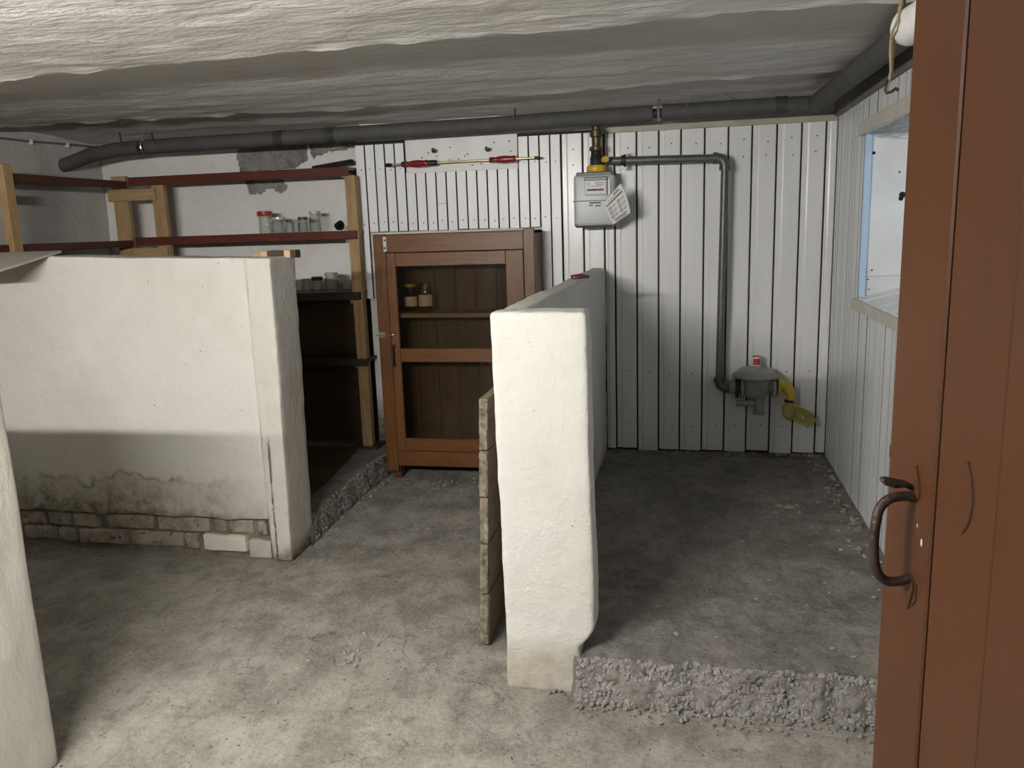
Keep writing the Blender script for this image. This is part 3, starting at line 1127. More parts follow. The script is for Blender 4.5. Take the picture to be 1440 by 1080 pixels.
hanger(202.5, 207)
hanger(926, 159)
tag(link('bent_wire', MB().tube([pp(965, 152, 4.6), pp(972, 128, 4.5), pp(990, 126, 4.5), pp(1015, 131, 4.5), pp(1036, 141, 4.6)], .0022, 5), 'wire', pipe, smooth=True), 'thin pale wire')
# loose nails in the ceiling beside the pipe
for (xa, ya, xb, yb) in ((168, 186, 172, 206), (213, 186, 217, 200), (724, 152, 725, 168)):
    nb = MB().tube([ony(xa, ya, 4.5), ony(xb, yb, 4.52)], .0045, 6)
    tag(link('ceiling_nail', nb, 'darkmetal'), {168: 'dark nail in the ceiling left of the pipe hanger', 213: 'thin nail in the ceiling right of the pipe hanger',
        724: 'short dark nail in the ceiling above the wall panelling'}[xa], 'nail', 'nails stuck in the ceiling')

# ---- gas meter
ym0, ym1 = 4.655, 4.80
A = ony(806, 246, ym0); B = ony(862, 319, ym0)
gm = thing('gas_meter', ((A.x + B.x) / 2, 4.73, B.z), 'grey metal gas meter with a yellow collar hung on the white boards', 'gas meter')
xm0, xm1, zm1, zm0 = A.x, B.x + .01, A.z, B.z
zs = ony(830, 282.5, ym0).z
mb = MB().smooth_box((xm0, ym0, zm0 + .008), (xm1, ym1, zm1), (3, 3, 3), .02)
link('case', mb, 'meter', gm, smooth=True, angle=60)
mb = MB().box((xm0 - .005, ym0 - .004, zs - .0025), (xm1 + .005, ym1 + .004, zs + .0025), .001)
link('seam_flange', mb, 'meter_dark', gm)
mb = MB().box((xm0 + .002, ym0 + .002, zm0), (xm1 - .002, ym1 - .002, zm0 + .03), .012)
link('base_rim', mb, 'meter_dark', gm)
mb = MB().box((xm0 + .014, ym0 + .008, zm1 - .006), (xm1 - .012, ym1 - .008, zm1 + .012), .006)
link('top_rim', mb, 'meter_dark', gm)
d0, d1 = ony(822, 251, ym0), ony(854, 274, ym0)
reg = link('register_housing', MB().box((d0.x, ym0 - .022, d1.z), (d1.x, ym0 + .006, d0.z), .004), 'meter', gm)
link('register_hood', MB().box((d0.x, ym0 - .026, d0.z - .014), (d1.x + .004, ym0 - .002, d0.z + .004), .003), 'meter_dark', gm)
link('side_strip', MB().box((d1.x + .004, ym0 - .014, d1.z), (d1.x + .018, ym0 + .004, d0.z - .006), .002), 'paper', gm)
f0, f1 = ony(823.5, 255.5, ym0 - .022), ony(851.5, 271.5, ym0 - .022)
face = link('register_face', MB().box((f0.x, ym0 - .0235, f1.z), (f1.x, ym0 - .0215, f0.z)), 'paper', gm)
mb = MB()
W_, H_ = f1.x - f0.x, f0.z - f1.z
for (u0, u1, v, hh) in ((.46, .95, .84, .05), (.52, .93, .70, .04), (.30, .82, .58, .035), (.08, .2, .78, .05), (.10, .26, .64, .03)):
    mb.box((f0.x + W_ * u0, ym0 - .0245, f1.z + H_ * v), (f0.x + W_ * u1, ym0 - .0234, f1.z + H_ * (v + hh)))
mb.box((f0.x + W_ * .08, ym0 - .0245, f1.z + H_ * .22), (f0.x + W_ * .62, ym0 - .0234, f1.z + H_ * .38))
link('print', mb, 'ink', face)
mb = MB().box((f0.x + W_ * .63, ym0 - .0245, f1.z + H_ * .22), (f0.x + W_ * .92, ym0 - .0234, f1.z + H_ * .38))
link('counter_decimals', mb, 'inkred', face)
mb = MB()
for (xa, xb, y_) in ((829, 845, 284.5), (828, 834, 288), (837, 845, 288.5)):
    a, b_ = ony(xa, y_, ym0), ony(xb, y_ + 1.4, ym0)
    mb.box((a.x, ym0 - .0012, b_.z), (b_.x, ym0 + .001, a.z))
link('print', mb, 'ink', gm)
# union and valve on top of the meter
tc = ony(839, 240, 4.73)
link('yellow_collar', MB().lathe([(.052, 0), (.056, .006), (.056, .03), (.05, .038)], (tc.x, 4.73, zm1 + .012), seg=24), 'yellow', gm, smooth=True, angle=40)
zt0 = zm1 + .05
link('meter_union', MB().lathe([(.036, 0), (.036, .045), (.032, .05), (.03, .075)], (tc.x, 4.73, zt0), seg=20), 'darkmetal', gm, smooth=True, angle=40)
link('shutoff_valve', MB().lathe([(.026, .075), (.038, .08), (.038, .10), (.024, .105), (.026, .15), (.036, .155), (.036, .185), (.026, .19), (.026, .21), (.033, .214), (.033, .235), (.024, .24), (.024, .30)], (tc.x, 4.73, zt0), seg=16), 'oldbrass', gm, smooth=True, angle=40)
link('valve_knob', MB().lathe([(.018, 0), (.018, .035), (.014, .04)], (tc.x + .045, 4.70, zt0 + .028), (.45, -.9, 0), 12), 'yellow', gm, smooth=True, angle=40)

# tag of paper hanging on the meter
tg = [(850, 283), (869.5, 257.5), (886, 300), (864, 315)]
pc = [ony(x, y, ym0 - .04) for x, y in ((849.5, 285), (873, 258), (886.5, 299), (862, 316))]


def tag_pt(u, v, off=0):
    a = pc[0].lerp(pc[1], u); b_ = pc[3].lerp(pc[2], u)
    p = a.lerp(b_, v)
    p = p + Vector((0, -.018 * math.sin(v * math.pi) * (1 - .3 * u) - .01 * u, 0)) + Vector((.012, 0, .004)) * math.sin(v * math.pi) * (u - .3)
    return p + Vector((0, -off, 0))


vs, fs = grid(8, 10, lambda u, v: tag_pt(u, v))
vs2 = [v + Vector((0, .0012, 0)) for v in vs]
mb = MB().add(vs, [f[::-1] for f in fs]).add(vs2, fs)
tagp = link('paper_tag', mb, 'paper', smooth=True)
tag(tagp, 'white printed paper tag hanging in front of the gas meter', 'tag')
mb = MB()


def tmark(u0, u1, v0, v1):
    mb.add([tag_pt(u0, v0, .001), tag_pt(u1, v0, .001), tag_pt(u1, v1, .001), tag_pt(u0, v1, .001)], [(0, 3, 2, 1)])


tmark(.06, .92, .20, .25)
tmark(.5, .8, .05, .09)
tmark(.2, .9, .12, .14)
for r_ in range(3):
    for c_ in range(2):
        u = .1 + c_ * .45; v = .34 + r_ * .17
        tmark(u, u + .14, v, v + .02); tmark(u, u + .14, v + .10, v + .12); tmark(u, u + .02, v, v + .12); tmark(u + .12, u + .14, v, v + .12)
        tmark(u + .05, u + .09, v + .04, v + .08)
        for k in range(3):
            tmark(u + .18, u + .36 - .05 * (k == 2), v + .02 + k * .035, v + .032 + k * .035)
tmark(.15, .85, .87, .90)
tmark(.2, .8, .93, .96)
link('print', mb, 'ink', tagp)

# ---- gas pipe from the meter across and down to the regulator
yg = 4.755
gp = thing('gas_pipe', tuple(ony(1010, 545, yg)), 'grey steel gas pipe running across and down the white boards', 'pipe')
g0 = ony(853, 226.5, yg); g1 = ony(1006, 222.5, yg); g2 = ony(1019.5, 236, yg); g3 = ony(1011.5, 534, yg); g4 = ony(1023, 545, yg)
rg = .0225
link('horizontal_pipe', MB().cyl(g0, g1, rg, seg=18), 'steel', gp, smooth=True, angle=50)
link('vertical_pipe', MB().cyl(g2, g3, rg - .001, seg=18), 'steel', gp, smooth=True, angle=50)


def elbow(a, corner_, b_, r):
    pts = []
    for k in range(9):
        t = k / 8
        pts.append(a * (1 - t) ** 2 + corner_ * 2 * t * (1 - t) + b_ * t ** 2)
    mb = MB().tube(pts, r, 16)
    mb.cyl(pts[0] - (corner_ - a).normalized() * .012, pts[0] + (corner_ - a).normalized() * .01, r + .004, seg=16)
    mb.cyl(pts[-1] + (corner_ - b_).normalized() * .01, pts[-1] - (corner_ - b_).normalized() * .012, r + .004, seg=16)
    return mb


link('elbow', elbow(g1, Vector((g2.x, yg, g1.z)), g2, rg + .005), 'steel', gp, smooth=True, angle=50)
link('elbow', elbow(g3, Vector((g3.x, yg, g4.z)), g4, rg + .005), 'steel', gp, smooth=True, angle=50)
fp = ony(877, 226, yg)
link('flange', MB().cyl(fp - Vector((.012, 0, 0)), fp + Vector((.012, 0, 0)), .034, seg=20), 'darkmetal', gp, smooth=True, angle=50)
for dz in (.038, -.038):
    link('flange_bolt', MB().cyl((fp.x - .006, yg - .03, fp.z + dz), (fp.x - .006, yg - .004, fp.z + dz), .011, seg=10), 'clip', gp, smooth=True, angle=50)

# ---- gas regulator
yr = 4.755
rc = ony(1063, 545, yr)
rgl = thing('gas_regulator', (rc.x, yr, ony(1063, 582, yr).z), 'grey cast gas pressure regulator with a dome lid and red cap', 'regulator')
zd = ony(1063, 527, yr).z
link('dome', MB().lathe([(.128, -.012), (.132, -.008), (.132, .004), (.122, .008), (.104, .012), (.100, .026), (.085, .038), (.03, .05), (.026, .054)], (rc.x, yr, zd), seg=32), 'castgrey', rgl, smooth=True, angle=35)
for k in range(8):
    t = k * math.pi / 4 + .3
    link('dome_bolt', MB().lathe([(.008, .002), (.008, .014)], (rc.x + .118 * math.cos(t), yr + .118 * math.sin(t) * .9, zd), seg=6), 'castgrey', rgl)
zb_ = ony(1063, 556, yr).z
link('body', MB().lathe([(.05, -.01), (.068, .005), (.078, .03), (.08, .07), (.095, zd - zb_ - .012)], (rc.x, yr, zb_), seg=28), 'castgrey', rgl, smooth=True, angle=40)
link('lower_neck', MB().lathe([(.034, 0), (.036, .012), (.03, .018), (.032, .10)], (rc.x + .018, yr, ony(1070, 582, yr).z), seg=18), 'castgrey', rgl, smooth=True, angle=40)
nk = ony(1052, 567, yr - .02)
link('side_nozzle', MB().lathe([(.017, 0), (.021, .004), (.021, .03), (.017, .034), (.017, .10)], (nk.x - .065, yr - .02, nk.z), (1, 0, 0), 14), 'castgrey', rgl, smooth=True, angle=40)
link('screw_cap', MB().lathe([(.022, 0), (.024, .004), (.024, .05), (.02, .056)], (rc.x - .003, yr, zd + .05), seg=16), 'paper', rgl, smooth=True, angle=40)
sg = []
for z in (.010, .046):
    for k in range(9):
        t = -math.pi / 2 + (k / 8 - .42) * 1.7
        sg.append((rc.x - .003 + math.cos(t) * .0248, yr + math.sin(t) * .0248, zd + .05 + z))
link('red_label', MB().add(sg, [[k, k + 1, k + 10, k + 9] for k in range(8)]), 'redcap', rgl, smooth=True)
link('cap_top', MB().lathe([(.0215, .055), (.0205, .059), (.012, .060)], (rc.x - .003, yr, zd + .05), seg=16), 'redcap', rgl, smooth=True, angle=40)
for xx, mm in ((1036, 'darkmetal'), (1043, 'castgrey'), (1088, 'castgrey')):
    p = ony(xx, 544, yr)
    fl = link('inlet_flange' if xx < 1060 else 'outlet_flange', MB().lathe([(.062, -.008), (.066, -.005), (.066, .007), (.062, .01)], (p.x, yr, p.z), (1, 0, 0), 24), mm, rgl, smooth=True, angle=40)
p = ony(1062, 544, yr)
link('cross_body', MB().cyl((ony(1026, 545, yr).x, yr, p.z), (ony(1092, 544, yr).x, yr, p.z), .034, seg=18), 'castgrey', rgl, smooth=True, angle=40)
for xx in (1047, 1083):
    for t in (.8, 2.34, 3.94, 5.5):
        q = ony(xx, 544, yr)
        link('flange_bolt', MB().lathe([(.009, 0), (.009, .018)], (q.x, yr + .05 * math.cos(t), q.z + .05 * math.sin(t)), (1, 0, 0), 6), 'castgrey', rgl)

# ---- yellow outlet hose with coiled strap
yh = yr - .01
h0 = ony(1095, 541, yh)
yo = thing('yellow_hose', tuple(ony(1112, 590, yh)), 'yellow wrapped elbow hose with a coiled strap beside the gas regulator', 'hose')
link('yellow_flange', MB().lathe([(.058, -.006), (.061, 0), (.058, .008)], (h0.x, yh, h0.z), (1, 0, 0), 22), 'yellowtape', yo, smooth=True, angle=40)
pts = [h0, ony(1103, 542, yh), ony(1109, 548, yh), ony(1112, 556, yh), ony(1112, 563, yh)]
link('wrapped_elbow', MB().tube(pts, [.03, .031, .031, .028, .024], 14), 'yellowtape', yo, smooth=True, angle=40)
q = ony(1110, 563.5, yh)
link('dark_clamp', MB().lathe([(.028, 0), (.028, .014)], (q.x, yh, q.z - .007), seg=14), 'darkmetal', yo, smooth=True, angle=40)
q2 = ony(1111, 578, yh)
mb = MB().tube([ony(1110, 566, yh), ony(1109, 571, yh), ony(1110, 581, yh), ony(1114, 589, yh)], [.03, .05, .05, .024], 12, flat=.6)
link('wrapped_end', mb, 'straw', yo, smooth=True)
for k in range(5):
    off = k * .0045
    loop = []
    for i in range(13):
        t = math.pi * (-.55 + 1.25 * i / 12)
        cc = ony(1121, 581, yh)
        loop.append(cc + Vector((math.cos(t) * (.098 - off * 2.5), -.01 + off, math.sin(t) * (.046 - off * 1.6) - .22 * math.cos(t) * .16 - .004)))
    link('strap_loop', MB().tube(loop, .005, 6), 'straw', yo, smooth=True)

# ---- long tool with two red handles hung on the wall
yt = 4.80
T0, T1 = ony(543, 232.5, yt), ony(760, 221.5, yt)
tl = thing('red_handled_rod', tuple((T0 + T1) / 2), 'long brass rod tool with two red handles hung above the cabinet', 'tool')
ax = (T1 - T0).normalized()
L = (T1 - T0).length


def tp(px):
    return (px - 543) / 217 * L


link('rod', MB().lathe([(.0065, tp(551)), (.0065, tp(754))], T0, ax, 10), 'brass', tl, smooth=True, angle=40)
link('flat_tip', MB().lathe([(.011, 0), (.012, tp(548)), (.007, tp(552))], T0, ax, 8), 'black', tl, smooth=True, angle=40)
link('end_ferrule', MB().lathe([(.0085, tp(752)), (.009, tp(757)), (.004, L)], T0, ax, 10), 'darkmetal', tl, smooth=True, angle=40)
for a, b_, nm in ((571, 605, 0), (693, 727, 1)):
    s0, s1 = tp(a), tp(b_)
    d = s1 - s0
    link('handle', MB().lathe([(.012, s0), (.019, s0 + d * .06), (.014, s0 + d * .14), (.020, s0 + d * .3), (.0225, s0 + d * .55), (.018, s0 + d * .8), (.021, s0 + d * .92), (.014, s1)], T0, ax, 18), 'redhandle', tl, smooth=True, angle=50)
for a, b_ in ((603, 617), (690, 695), (565, 572)):
    link('ferrule', MB().lathe([(.010, tp(a)), (.017, tp(a) + .006), (.017, tp(b_) - .01), (.010, tp(b_))], T0, ax, 14), 'darkmetal', tl, smooth=True, angle=40)
# hooks
for k, (xx, yy, lab) in enumerate(((611, 213, 'black wall hook above the left red handle'), (686, 211, 'black wall hook left of the right red handle'))):
    p = ony(xx, yy, YC - .006)
    q = p + Vector((0, -.004, 0))
    mb = MB().tube([q + Vector((-.008, .0, .014)), q + Vector((-.006, -.012, .002)), q + Vector((.004, -.03, -.006)), q + Vector((.014, -.034, -.004)), q + Vector((.018, -.03, .008))], [.009, .009, .007, .006, .005], 8)
    tag(link('wall_hook', mb, 'black', smooth=True), lab, 'hook', 'hooks on the white sheet')

# ---- cabinet with glazed door
yc0, yc1 = 4.58, 4.855


def cz(px, py):
    return ony(px, py, yc0)


cx0, cx1 = cz(524, 326).x, cz(750, 322).x
zt_c, zb_c = cz(640, 326).z, cz(640, 657).z
cb = thing('wooden_cabinet', ((cx0 + cx1) / 2, 4.7, .0), 'brown wooden cabinet with a two-pane glazed door under the white laths', 'cabinet')
t_ = .02
link('side_panel', MB().box((cx0, yc0 + .02, zb_c), (cx0 + t_, yc1, zt_c - .004), .002), 'cabwood', cb)
link('side_panel', MB().box((cx1 - t_, yc0 + .02, zb_c), (cx1, yc1, zt_c - .004), .002), 'cabwood', cb)
link('top_panel', MB().box((cx0, yc0 + .015, zt_c - .022), (cx1, yc1, zt_c - .003), .002), 'cabwood_x', cb)
link('bottom_panel', MB().box((cx0 + t_, yc0 + .02, zb_c), (cx1 - t_, yc1, zb_c + .02), .002), 'cabwood_x', cb)
nb_ = 7
for k in range(nb_):
    a = cx0 + t_ + (cx1 - cx0 - 2 * t_) * k / nb_
    b_ = cx0 + t_ + (cx1 - cx0 - 2 * t_) * (k + 1) / nb_
    link('back_plank', MB().box((a + .001, yc1 - .015 + rnd.uniform(0, .002), zb_c + .02), (b_ - .001, yc1 - .001, zt_c - .024), .002), 'cabinner', cb)
zsh = ony(610, 441, 4.62).z
link('shelf', MB().box((cx0 + t_, 4.625, zsh - .025), (cx1 - t_, yc1 - .016, zsh), .002), 'cabshelf', cb)
# carcass frame
xs1, xs2 = cz(542, 345).x, cz(736, 345).x
link('stile', MB().box((cx0 - .002, yc0 - .004, zb_c - .035), (xs1, yc0 + .022, zt_c), .003), 'cabwood', cb)
link('stile', MB().box((xs2, yc0 - .004, zb_c - .02), (cx1 + .002, yc0 + .022, zt_c + .008), .003), 'cabwood', cb)
zr1 = cz(640, 353).z
link('top_rail', MB().box((xs1, yc0, zr1), (xs2, yc0 + .022, zt_c - .006), .003), 'cabwood_x', cb)
zb1 = cz(620, 635).z
link('base_rail', MB().box((xs1, yc0, zb_c), (xs2, yc0 + .022, zb1 - .002), .003), 'cabwood_x', cb)
for xf in (cx0 + .03, cx1 - .07):
    link('foot', MB().box((xf, yc0 + .03, .0), (xf + .045, yc0 + .1, zb_c), .004), 'cabwood', cb)
    link('foot', MB().box((xf, yc1 - .09, .0), (xf + .045, yc1 - .02, zb_c), .004), 'cabwood', cb)
# door
g = .002
dx0, dx1 = xs1 + g, xs2 - g
dz1, dz0 = zr1 - g, zb1 + g
door = link('door', MB().box((dx0 + .003, yc0 + .001, dz0 + .003), (dx0 + .006, yc0 + .02, dz1 - .003)), 'cabwood', cb)
ox0, ox1 = cz(561, 450).x, cz(714, 450).x
oz1, ozm1, ozm0, oz0 = cz(640, 373).z, cz(630, 490).z, cz(630, 509).z, cz(620, 617).z
fy0, fy1 = yc0 - .008, yc0 + .018
link('door_stile', MB().box((dx0, fy0, dz0), (ox0, fy1, dz1), .003), 'cabwood', door)
link('door_stile', MB().box((ox1, fy0, dz0), (dx1, fy1, dz1), .003), 'cabwood', door)
link('door_rail', MB().box((ox0, fy0 + .001, oz1), (ox1, fy1, dz1 - .001), .003), 'cabwood_x', door)
link('door_rail', MB().box((ox0, fy0 + .001, ozm0), (ox1, fy1, ozm1), .003), 'cabwood_x', door)
link('door_rail', MB().box((ox0, fy0 + .001, dz0 + .001), (ox1, fy1, oz0), .003), 'cabwood_x', door)
link('pane', MB().box((ox0 - .004, yc0 + .007, ozm1 - .004), (ox1 + .004, yc0 + .010, oz1 + .004)), 'pane', door)
link('pane', MB().box((ox0 - .004, yc0 + .007, oz0 - .004), (ox1 + .004, yc0 + .010, ozm0 + .004)), 'pane', door)
hx = cz(555, 500).x; hz0, hz1 = cz(555, 515).z, cz(555, 485).z
mb = MB()
mb.tube([(hx, fy0, hz1 - .01), (hx, fy0 - .026, hz1 - .016), (hx, fy0 - .032, (hz0 + hz1) / 2), (hx, fy0 - .026, hz0 + .016), (hx, fy0, hz0 + .01)], .007, 8)
mb.lathe([(.015, 0), (.012, .004)], (hx, fy0, hz1 - .008), (0, -1, 0), 10)
mb.lathe([(.015, 0), (.012, .004)], (hx, fy0, hz0 + .008), (0, -1, 0), 10)
link('handle', mb, 'darkmetal', door, smooth=True, angle=50)
p = cz(538, 471)
mb = MB().box((p.x - .02, yc0 - .009, p.z - .018), (p.x + .018, yc0 - .004, p.z + .018), .002)
mb.cyl((p.x - .035, yc0 - .012, p.z), (p.x + .03, yc0 - .012, p.z), .005, seg=8)
link('latch', mb, 'chrome', cb)
p = cz(553, 470.5)
mb = MB().tube([(p.x - .016, fy0 - .004, p.z - .004), (p.x, fy0 - .009, p.z + .004), (p.x + .02, fy0 - .005, p.z - .002)], [.005, .008, .007], 8)
link('latch_catch', mb, 'chrome', door, smooth=True)
p0, p1 = cz(538.5, 333), cz(544.5, 354)
cp = link('catch_plate', MB().box((p0.x, yc0 - .007, p1.z), (p1.x, yc0 - .003, p0.z), .002), 'lid_pale', cb)
for yy in (338, 349):
    p = cz(541.5, yy)
    link('screw', MB().lathe([(.007, 0), (.005, .002)], (p.x, yc0 - .007, p.z), (0, -1, 0), 8), 'ink', cp)


# ---- jars
def jar(px, ptop, pbot, wpx, y, label, group, lid=None, lid_h=None, paper_label=False, neck=True, zb=None):
    b_ = ony(px, pbot, y); t_ = ony(px, ptop, y)
    if zb is not None:
        b_.z = zb
    h = t_.z - b_.z
    r = (ony(px + wpx / 2, pbot, y).x - ony(px - wpx / 2, pbot, y).x) / 2
    j = thing('glass_jar', (b_.x, y, b_.z), label, 'jar', group)
    lh = (lid_h if lid_h else .016) if lid else .0
    hb = h - lh
    th = .003
    if neck:
        outer = [(r * .85, 0), (r, .006), (r, hb * .72), (r * .82, hb * .86), (r * .80, hb)]
    else:
        outer = [(r * .92, 0), (r, .005), (r * .97, hb * .9), (r, hb)]
    inner = [(max(rr - th, .002), min(hh + .006, hb) if i == 0 else hh) for i, (rr, hh) in enumerate(outer)]
    link('glass', MB().lathe(outer + inner[::-1], (b_.x, y, b_.z), seg=20, cap=True), 'glass', j, smooth=True, angle=50)
    if lid:
        rl = outer[-1][0] + .0045
        link('lid', MB().lathe([(rl, hb - .003), (rl + .001, hb), (rl + .001, hb + lh - .003), (rl - .003, hb + lh)], (b_.x, y, b_.z), seg=20), lid, j, smooth=True, angle=40)
    if paper_label:
        sg = []
        n = 12
        for z in (hb * .22, hb * .6):
            for k in range(n + 1):
                t = -math.pi / 2 + (k / n - .5) * 2.4
                sg.append((b_.x + math.cos(t) * (r + .001), y + math.sin(t) * (r + .001), b_.z + z))
        link('label', MB().add(sg, [[k, k + 1, k + n + 2, k + n + 1] for k in range(n)]), 'jarlabel', j, smooth=True)
    return j


zmid = .0
YJ = 4.83
GA, GB, GC = 'jars on the middle shelf', 'jars on the lower shelf', 'jars in the cabinet'
# ---- shelving
YF = 4.74         # front edge of the back shelves


def sh(px, py, y=YF):
    return ony(px, py, y)


shelf_z = {}
zt1, zt0_ = sh(400, 239).z, sh(400, 251).z
sv = thing('shelving_unit', (-2.6, 4.7, .16), 'tall timber shelving with red-brown boards against the back wall', 'shelving')
xl, xr_top = sh(180, 255).x, sh(488, 240).x
specs = [(xl, xr_top, (488, 234), (488, 247), 'shelfred', YB - .012), (xl, sh(501, 328).x, (470, 325), (470, 337), 'shelfred', YB - .012),
         (xl, sh(506, 415).x, (505, 411), (505, 422), 'shelf_dark_shade', YB - .012), (xl, sh(517, 510).x, (515, 505), (515, 515), 'shelf_dark_shade', YB - .012)]
for xa, xb, pt, pb, mk, yb in specs:
    z1, z0 = sh(*pt).z, sh(*pb).z
    bd = link('shelf_board', MB().box((xa, YF + .02, z1 - .022), (xb, yb, z1 - .001), .002), mk, sv)
    link('front_lip', MB().box((xa, YF, z0), (xb, YF + .021, z1), .003), mk, bd)
    shelf_z[pt[1]] = z1
# posts
pr0 = sh(486, 270); pr1 = sh(498, 270)
for yy in (YF + .024, YB - .085):
    link('post', MB().box((pr0.x - .012, yy, .145), (pr1.x, yy + .055, shelf_z[234] - .05), .003), 'timber' if yy < 4.8 else 'shelf_dark_shade', sv)
yy = YF + .024
pA0, pA1 = ony(161, 300, yy), ony(181, 300, yy)
pB0, pB1 = ony(216, 300, yy), ony(233, 300, yy)
link('post', MB().box((pA0.x, yy + .001, .13), (pA1.x, yy + .042, shelf_z[234] + .012), .003), 'timber', sv)
link('post', MB().box((pB0.x, yy + .001, .13), (pB1.x, yy + .042, shelf_z[234] - .05), .003), 'timber', sv)
c0, c1 = ony(150, 266, yy - .02), ony(218, 281, yy - .02)
link('cross_rail', MB().box((c0.x, yy - .021, c1.z), (c1.x, yy + .0005, c0.z - .008), .003), 'timber_x', sv)
c0, c1 = ony(187, 349, yy - .02), ony(236, 360, yy - .02)
link('cross_rail', MB().box((c0.x, yy - .021, c1.z), (c1.x, yy + .0005, c0.z), .003), 'timber_x', sv)
for z in (shelf_z[234] - .062, shelf_z[325] - .072, shelf_z[411] - .07, shelf_z[505] - .06):
    link('bearer', MB().box((pr0.x - .034, YF + .03, z), (pr0.x - .012, YB - .03, z + .038), .003), 'timber', sv)
link('base_plank', MB().box((sh(492, 632).x, YF - .0, .125), (sh(530, 632).x, YB - .03, .152), .003), 'shelf_dark_shade', sv)

# side shelving along the left wall
XS = -3.465
sw = thing('side_shelving', (-3.5, 4.0, .0), 'timber shelving with dark red boards along the grey side wall', 'shelving')
for (pxa, pya, pyb), mk in (((100, 249.5, 260.5), 'shelfred_y'), ((100, 341, 351.5), 'shelfred_y')):
    z1, z0 = onx(pxa, pya, XS).z, onx(pxa, pyb, XS).z
    bd = link('shelf_board', MB().box((XL + .02, 3.0, z1 - .022), (XS - .02, YF + .015, z1 - .001), .002), mk, sw)
    link('front_lip', MB().box((XS - .021, 3.0, z0), (XS, YF + .0, z1), .003), mk, bd)
pl = onx(9, 300, XS - .02)
link('post', MB().box((XS - .02, pl.y - .035, .0), (XS + .028, pl.y + .030, onx(9, 240, XS).z + .03), .003), 'timber', sw)
q0, q1 = onx(17, 266, XS - .03), onx(17, 278, XS - .03)
link('bearer', MB().box((XL + .02, pl.y + .028, q1.z), (XS - .022, pl.y + .05, q0.z), .003), 'timber_x', sw)

z = shelf_z[325]
jar(374.5, 297, 327, 17, YJ, 'clear glass jar with a bright red lid on the middle shelf', GA, 'lid_red', .026, neck=False, zb=shelf_z[325] - .0005)
jar(393, 305, 326.5, 19, YJ, 'squat glass jar with a pale lid second from the red lid on the middle shelf', GA, 'lid_pale', zb=shelf_z[325] - .0005)
jar(408, 309, 326, 10, YJ - .02, 'small open jar left of its twin in the middle of the jar row', GA, zb=shelf_z[325] - .0005)
jar(417, 309, 326, 9, YJ + .01, 'small open jar just left of the maroon-lidded jar', GA, zb=shelf_z[325] - .0005)
jar(427, 305, 325.5, 13.5, YJ, 'small jar with a maroon lid on the middle shelf', GA, 'lid_dark', zb=shelf_z[325] - .0005)
jar(444, 297, 325, 16, YJ, 'tall clear jar with a flared pale lid at the right end of the row', GA, 'lid_pale', .014, zb=shelf_z[325] - .0005)
zl = shelf_z[411]
jar(432.5, 392, 412.5, 14, YJ, 'glass jar half hidden by the partition on the lower shelf', GB, 'lid_pale', zb=shelf_z[411] - .0005)
jar(447.5, 389, 412, 16, YJ - .03, 'glass jar with a maroon lid on the lower shelf', GB, 'lid_dark', .02, zb=shelf_z[411] - .0005)
jar(467.5, 383, 411.5, 19.5, YJ, 'biggest glass jar with a grey lid on the lower shelf', GB, 'lid_pale', zb=shelf_z[411] - .0005)
# low glass bowl
p = ony(487, 410.5, YJ + .03)
p.z = shelf_z[411]
bw = MB().lathe([(.022, 0), (.034, .012), (.04, .035), (.042, .05), (.039, .05), (.036, .035), (.03, .014), (.018, .005)], p, seg=18)
tag(link('glass_bowl', bw, 'glass', smooth=True, angle=50), 'small low glass bowl beside the post on the lower shelf', 'bowl')
# black cup lying beside the post on the middle shelf
p = ony(476.5, 324, YJ - .03)
p.z = shelf_z[325]
cu = thing('black_cup', tuple(p), 'small black cup with a ring handle lying on the middle shelf', 'cup')
link('bowl', MB().lathe([(.015, 0), (.024, .004), (.026, .03), (.024, .046), (.021, .046), (.02, .01)], p + Vector((-.012, 0, .024)), (.85, -.35, .38), 16), 'black', cu, smooth=True, angle=50)
ring = [p + Vector((.020 + .020 * math.cos(t), -.016, .028 + .022 * math.sin(t))) for t in [k * math.pi / 6 for k in range(13)]]
link('handle', MB().tube(ring, .0045, 6), 'black', cu, smooth=True)
# cabinet jars
zc_ = ony(579, 428, 4.74)
jar(579, 399, 430.5, 19, 4.77, 'jar with a mustard lid and paper label behind the cabinet glass', GC, 'lid_yellow', .014, True, zb=zsh)
jar(600, 397, 434, 20, 4.71, 'open jar with a large paper label on the cabinet shelf', GC, None, None, True, zb=zsh)

# dark lath lying above the top shelf
a, b_ = ony(440, 237, 4.95), ony(496, 227, 4.93)
tag(link('black_rail', MB().xbox(Matrix.Translation((a + b_) / 2) @ (b_ - a).to_track_quat('X', 'Z').to_matrix().to_4x4(), ((b_ - a).length, .03, .028), .003), 'black'),
    'black rail leaning above the right end of the top shelf', 'rail')

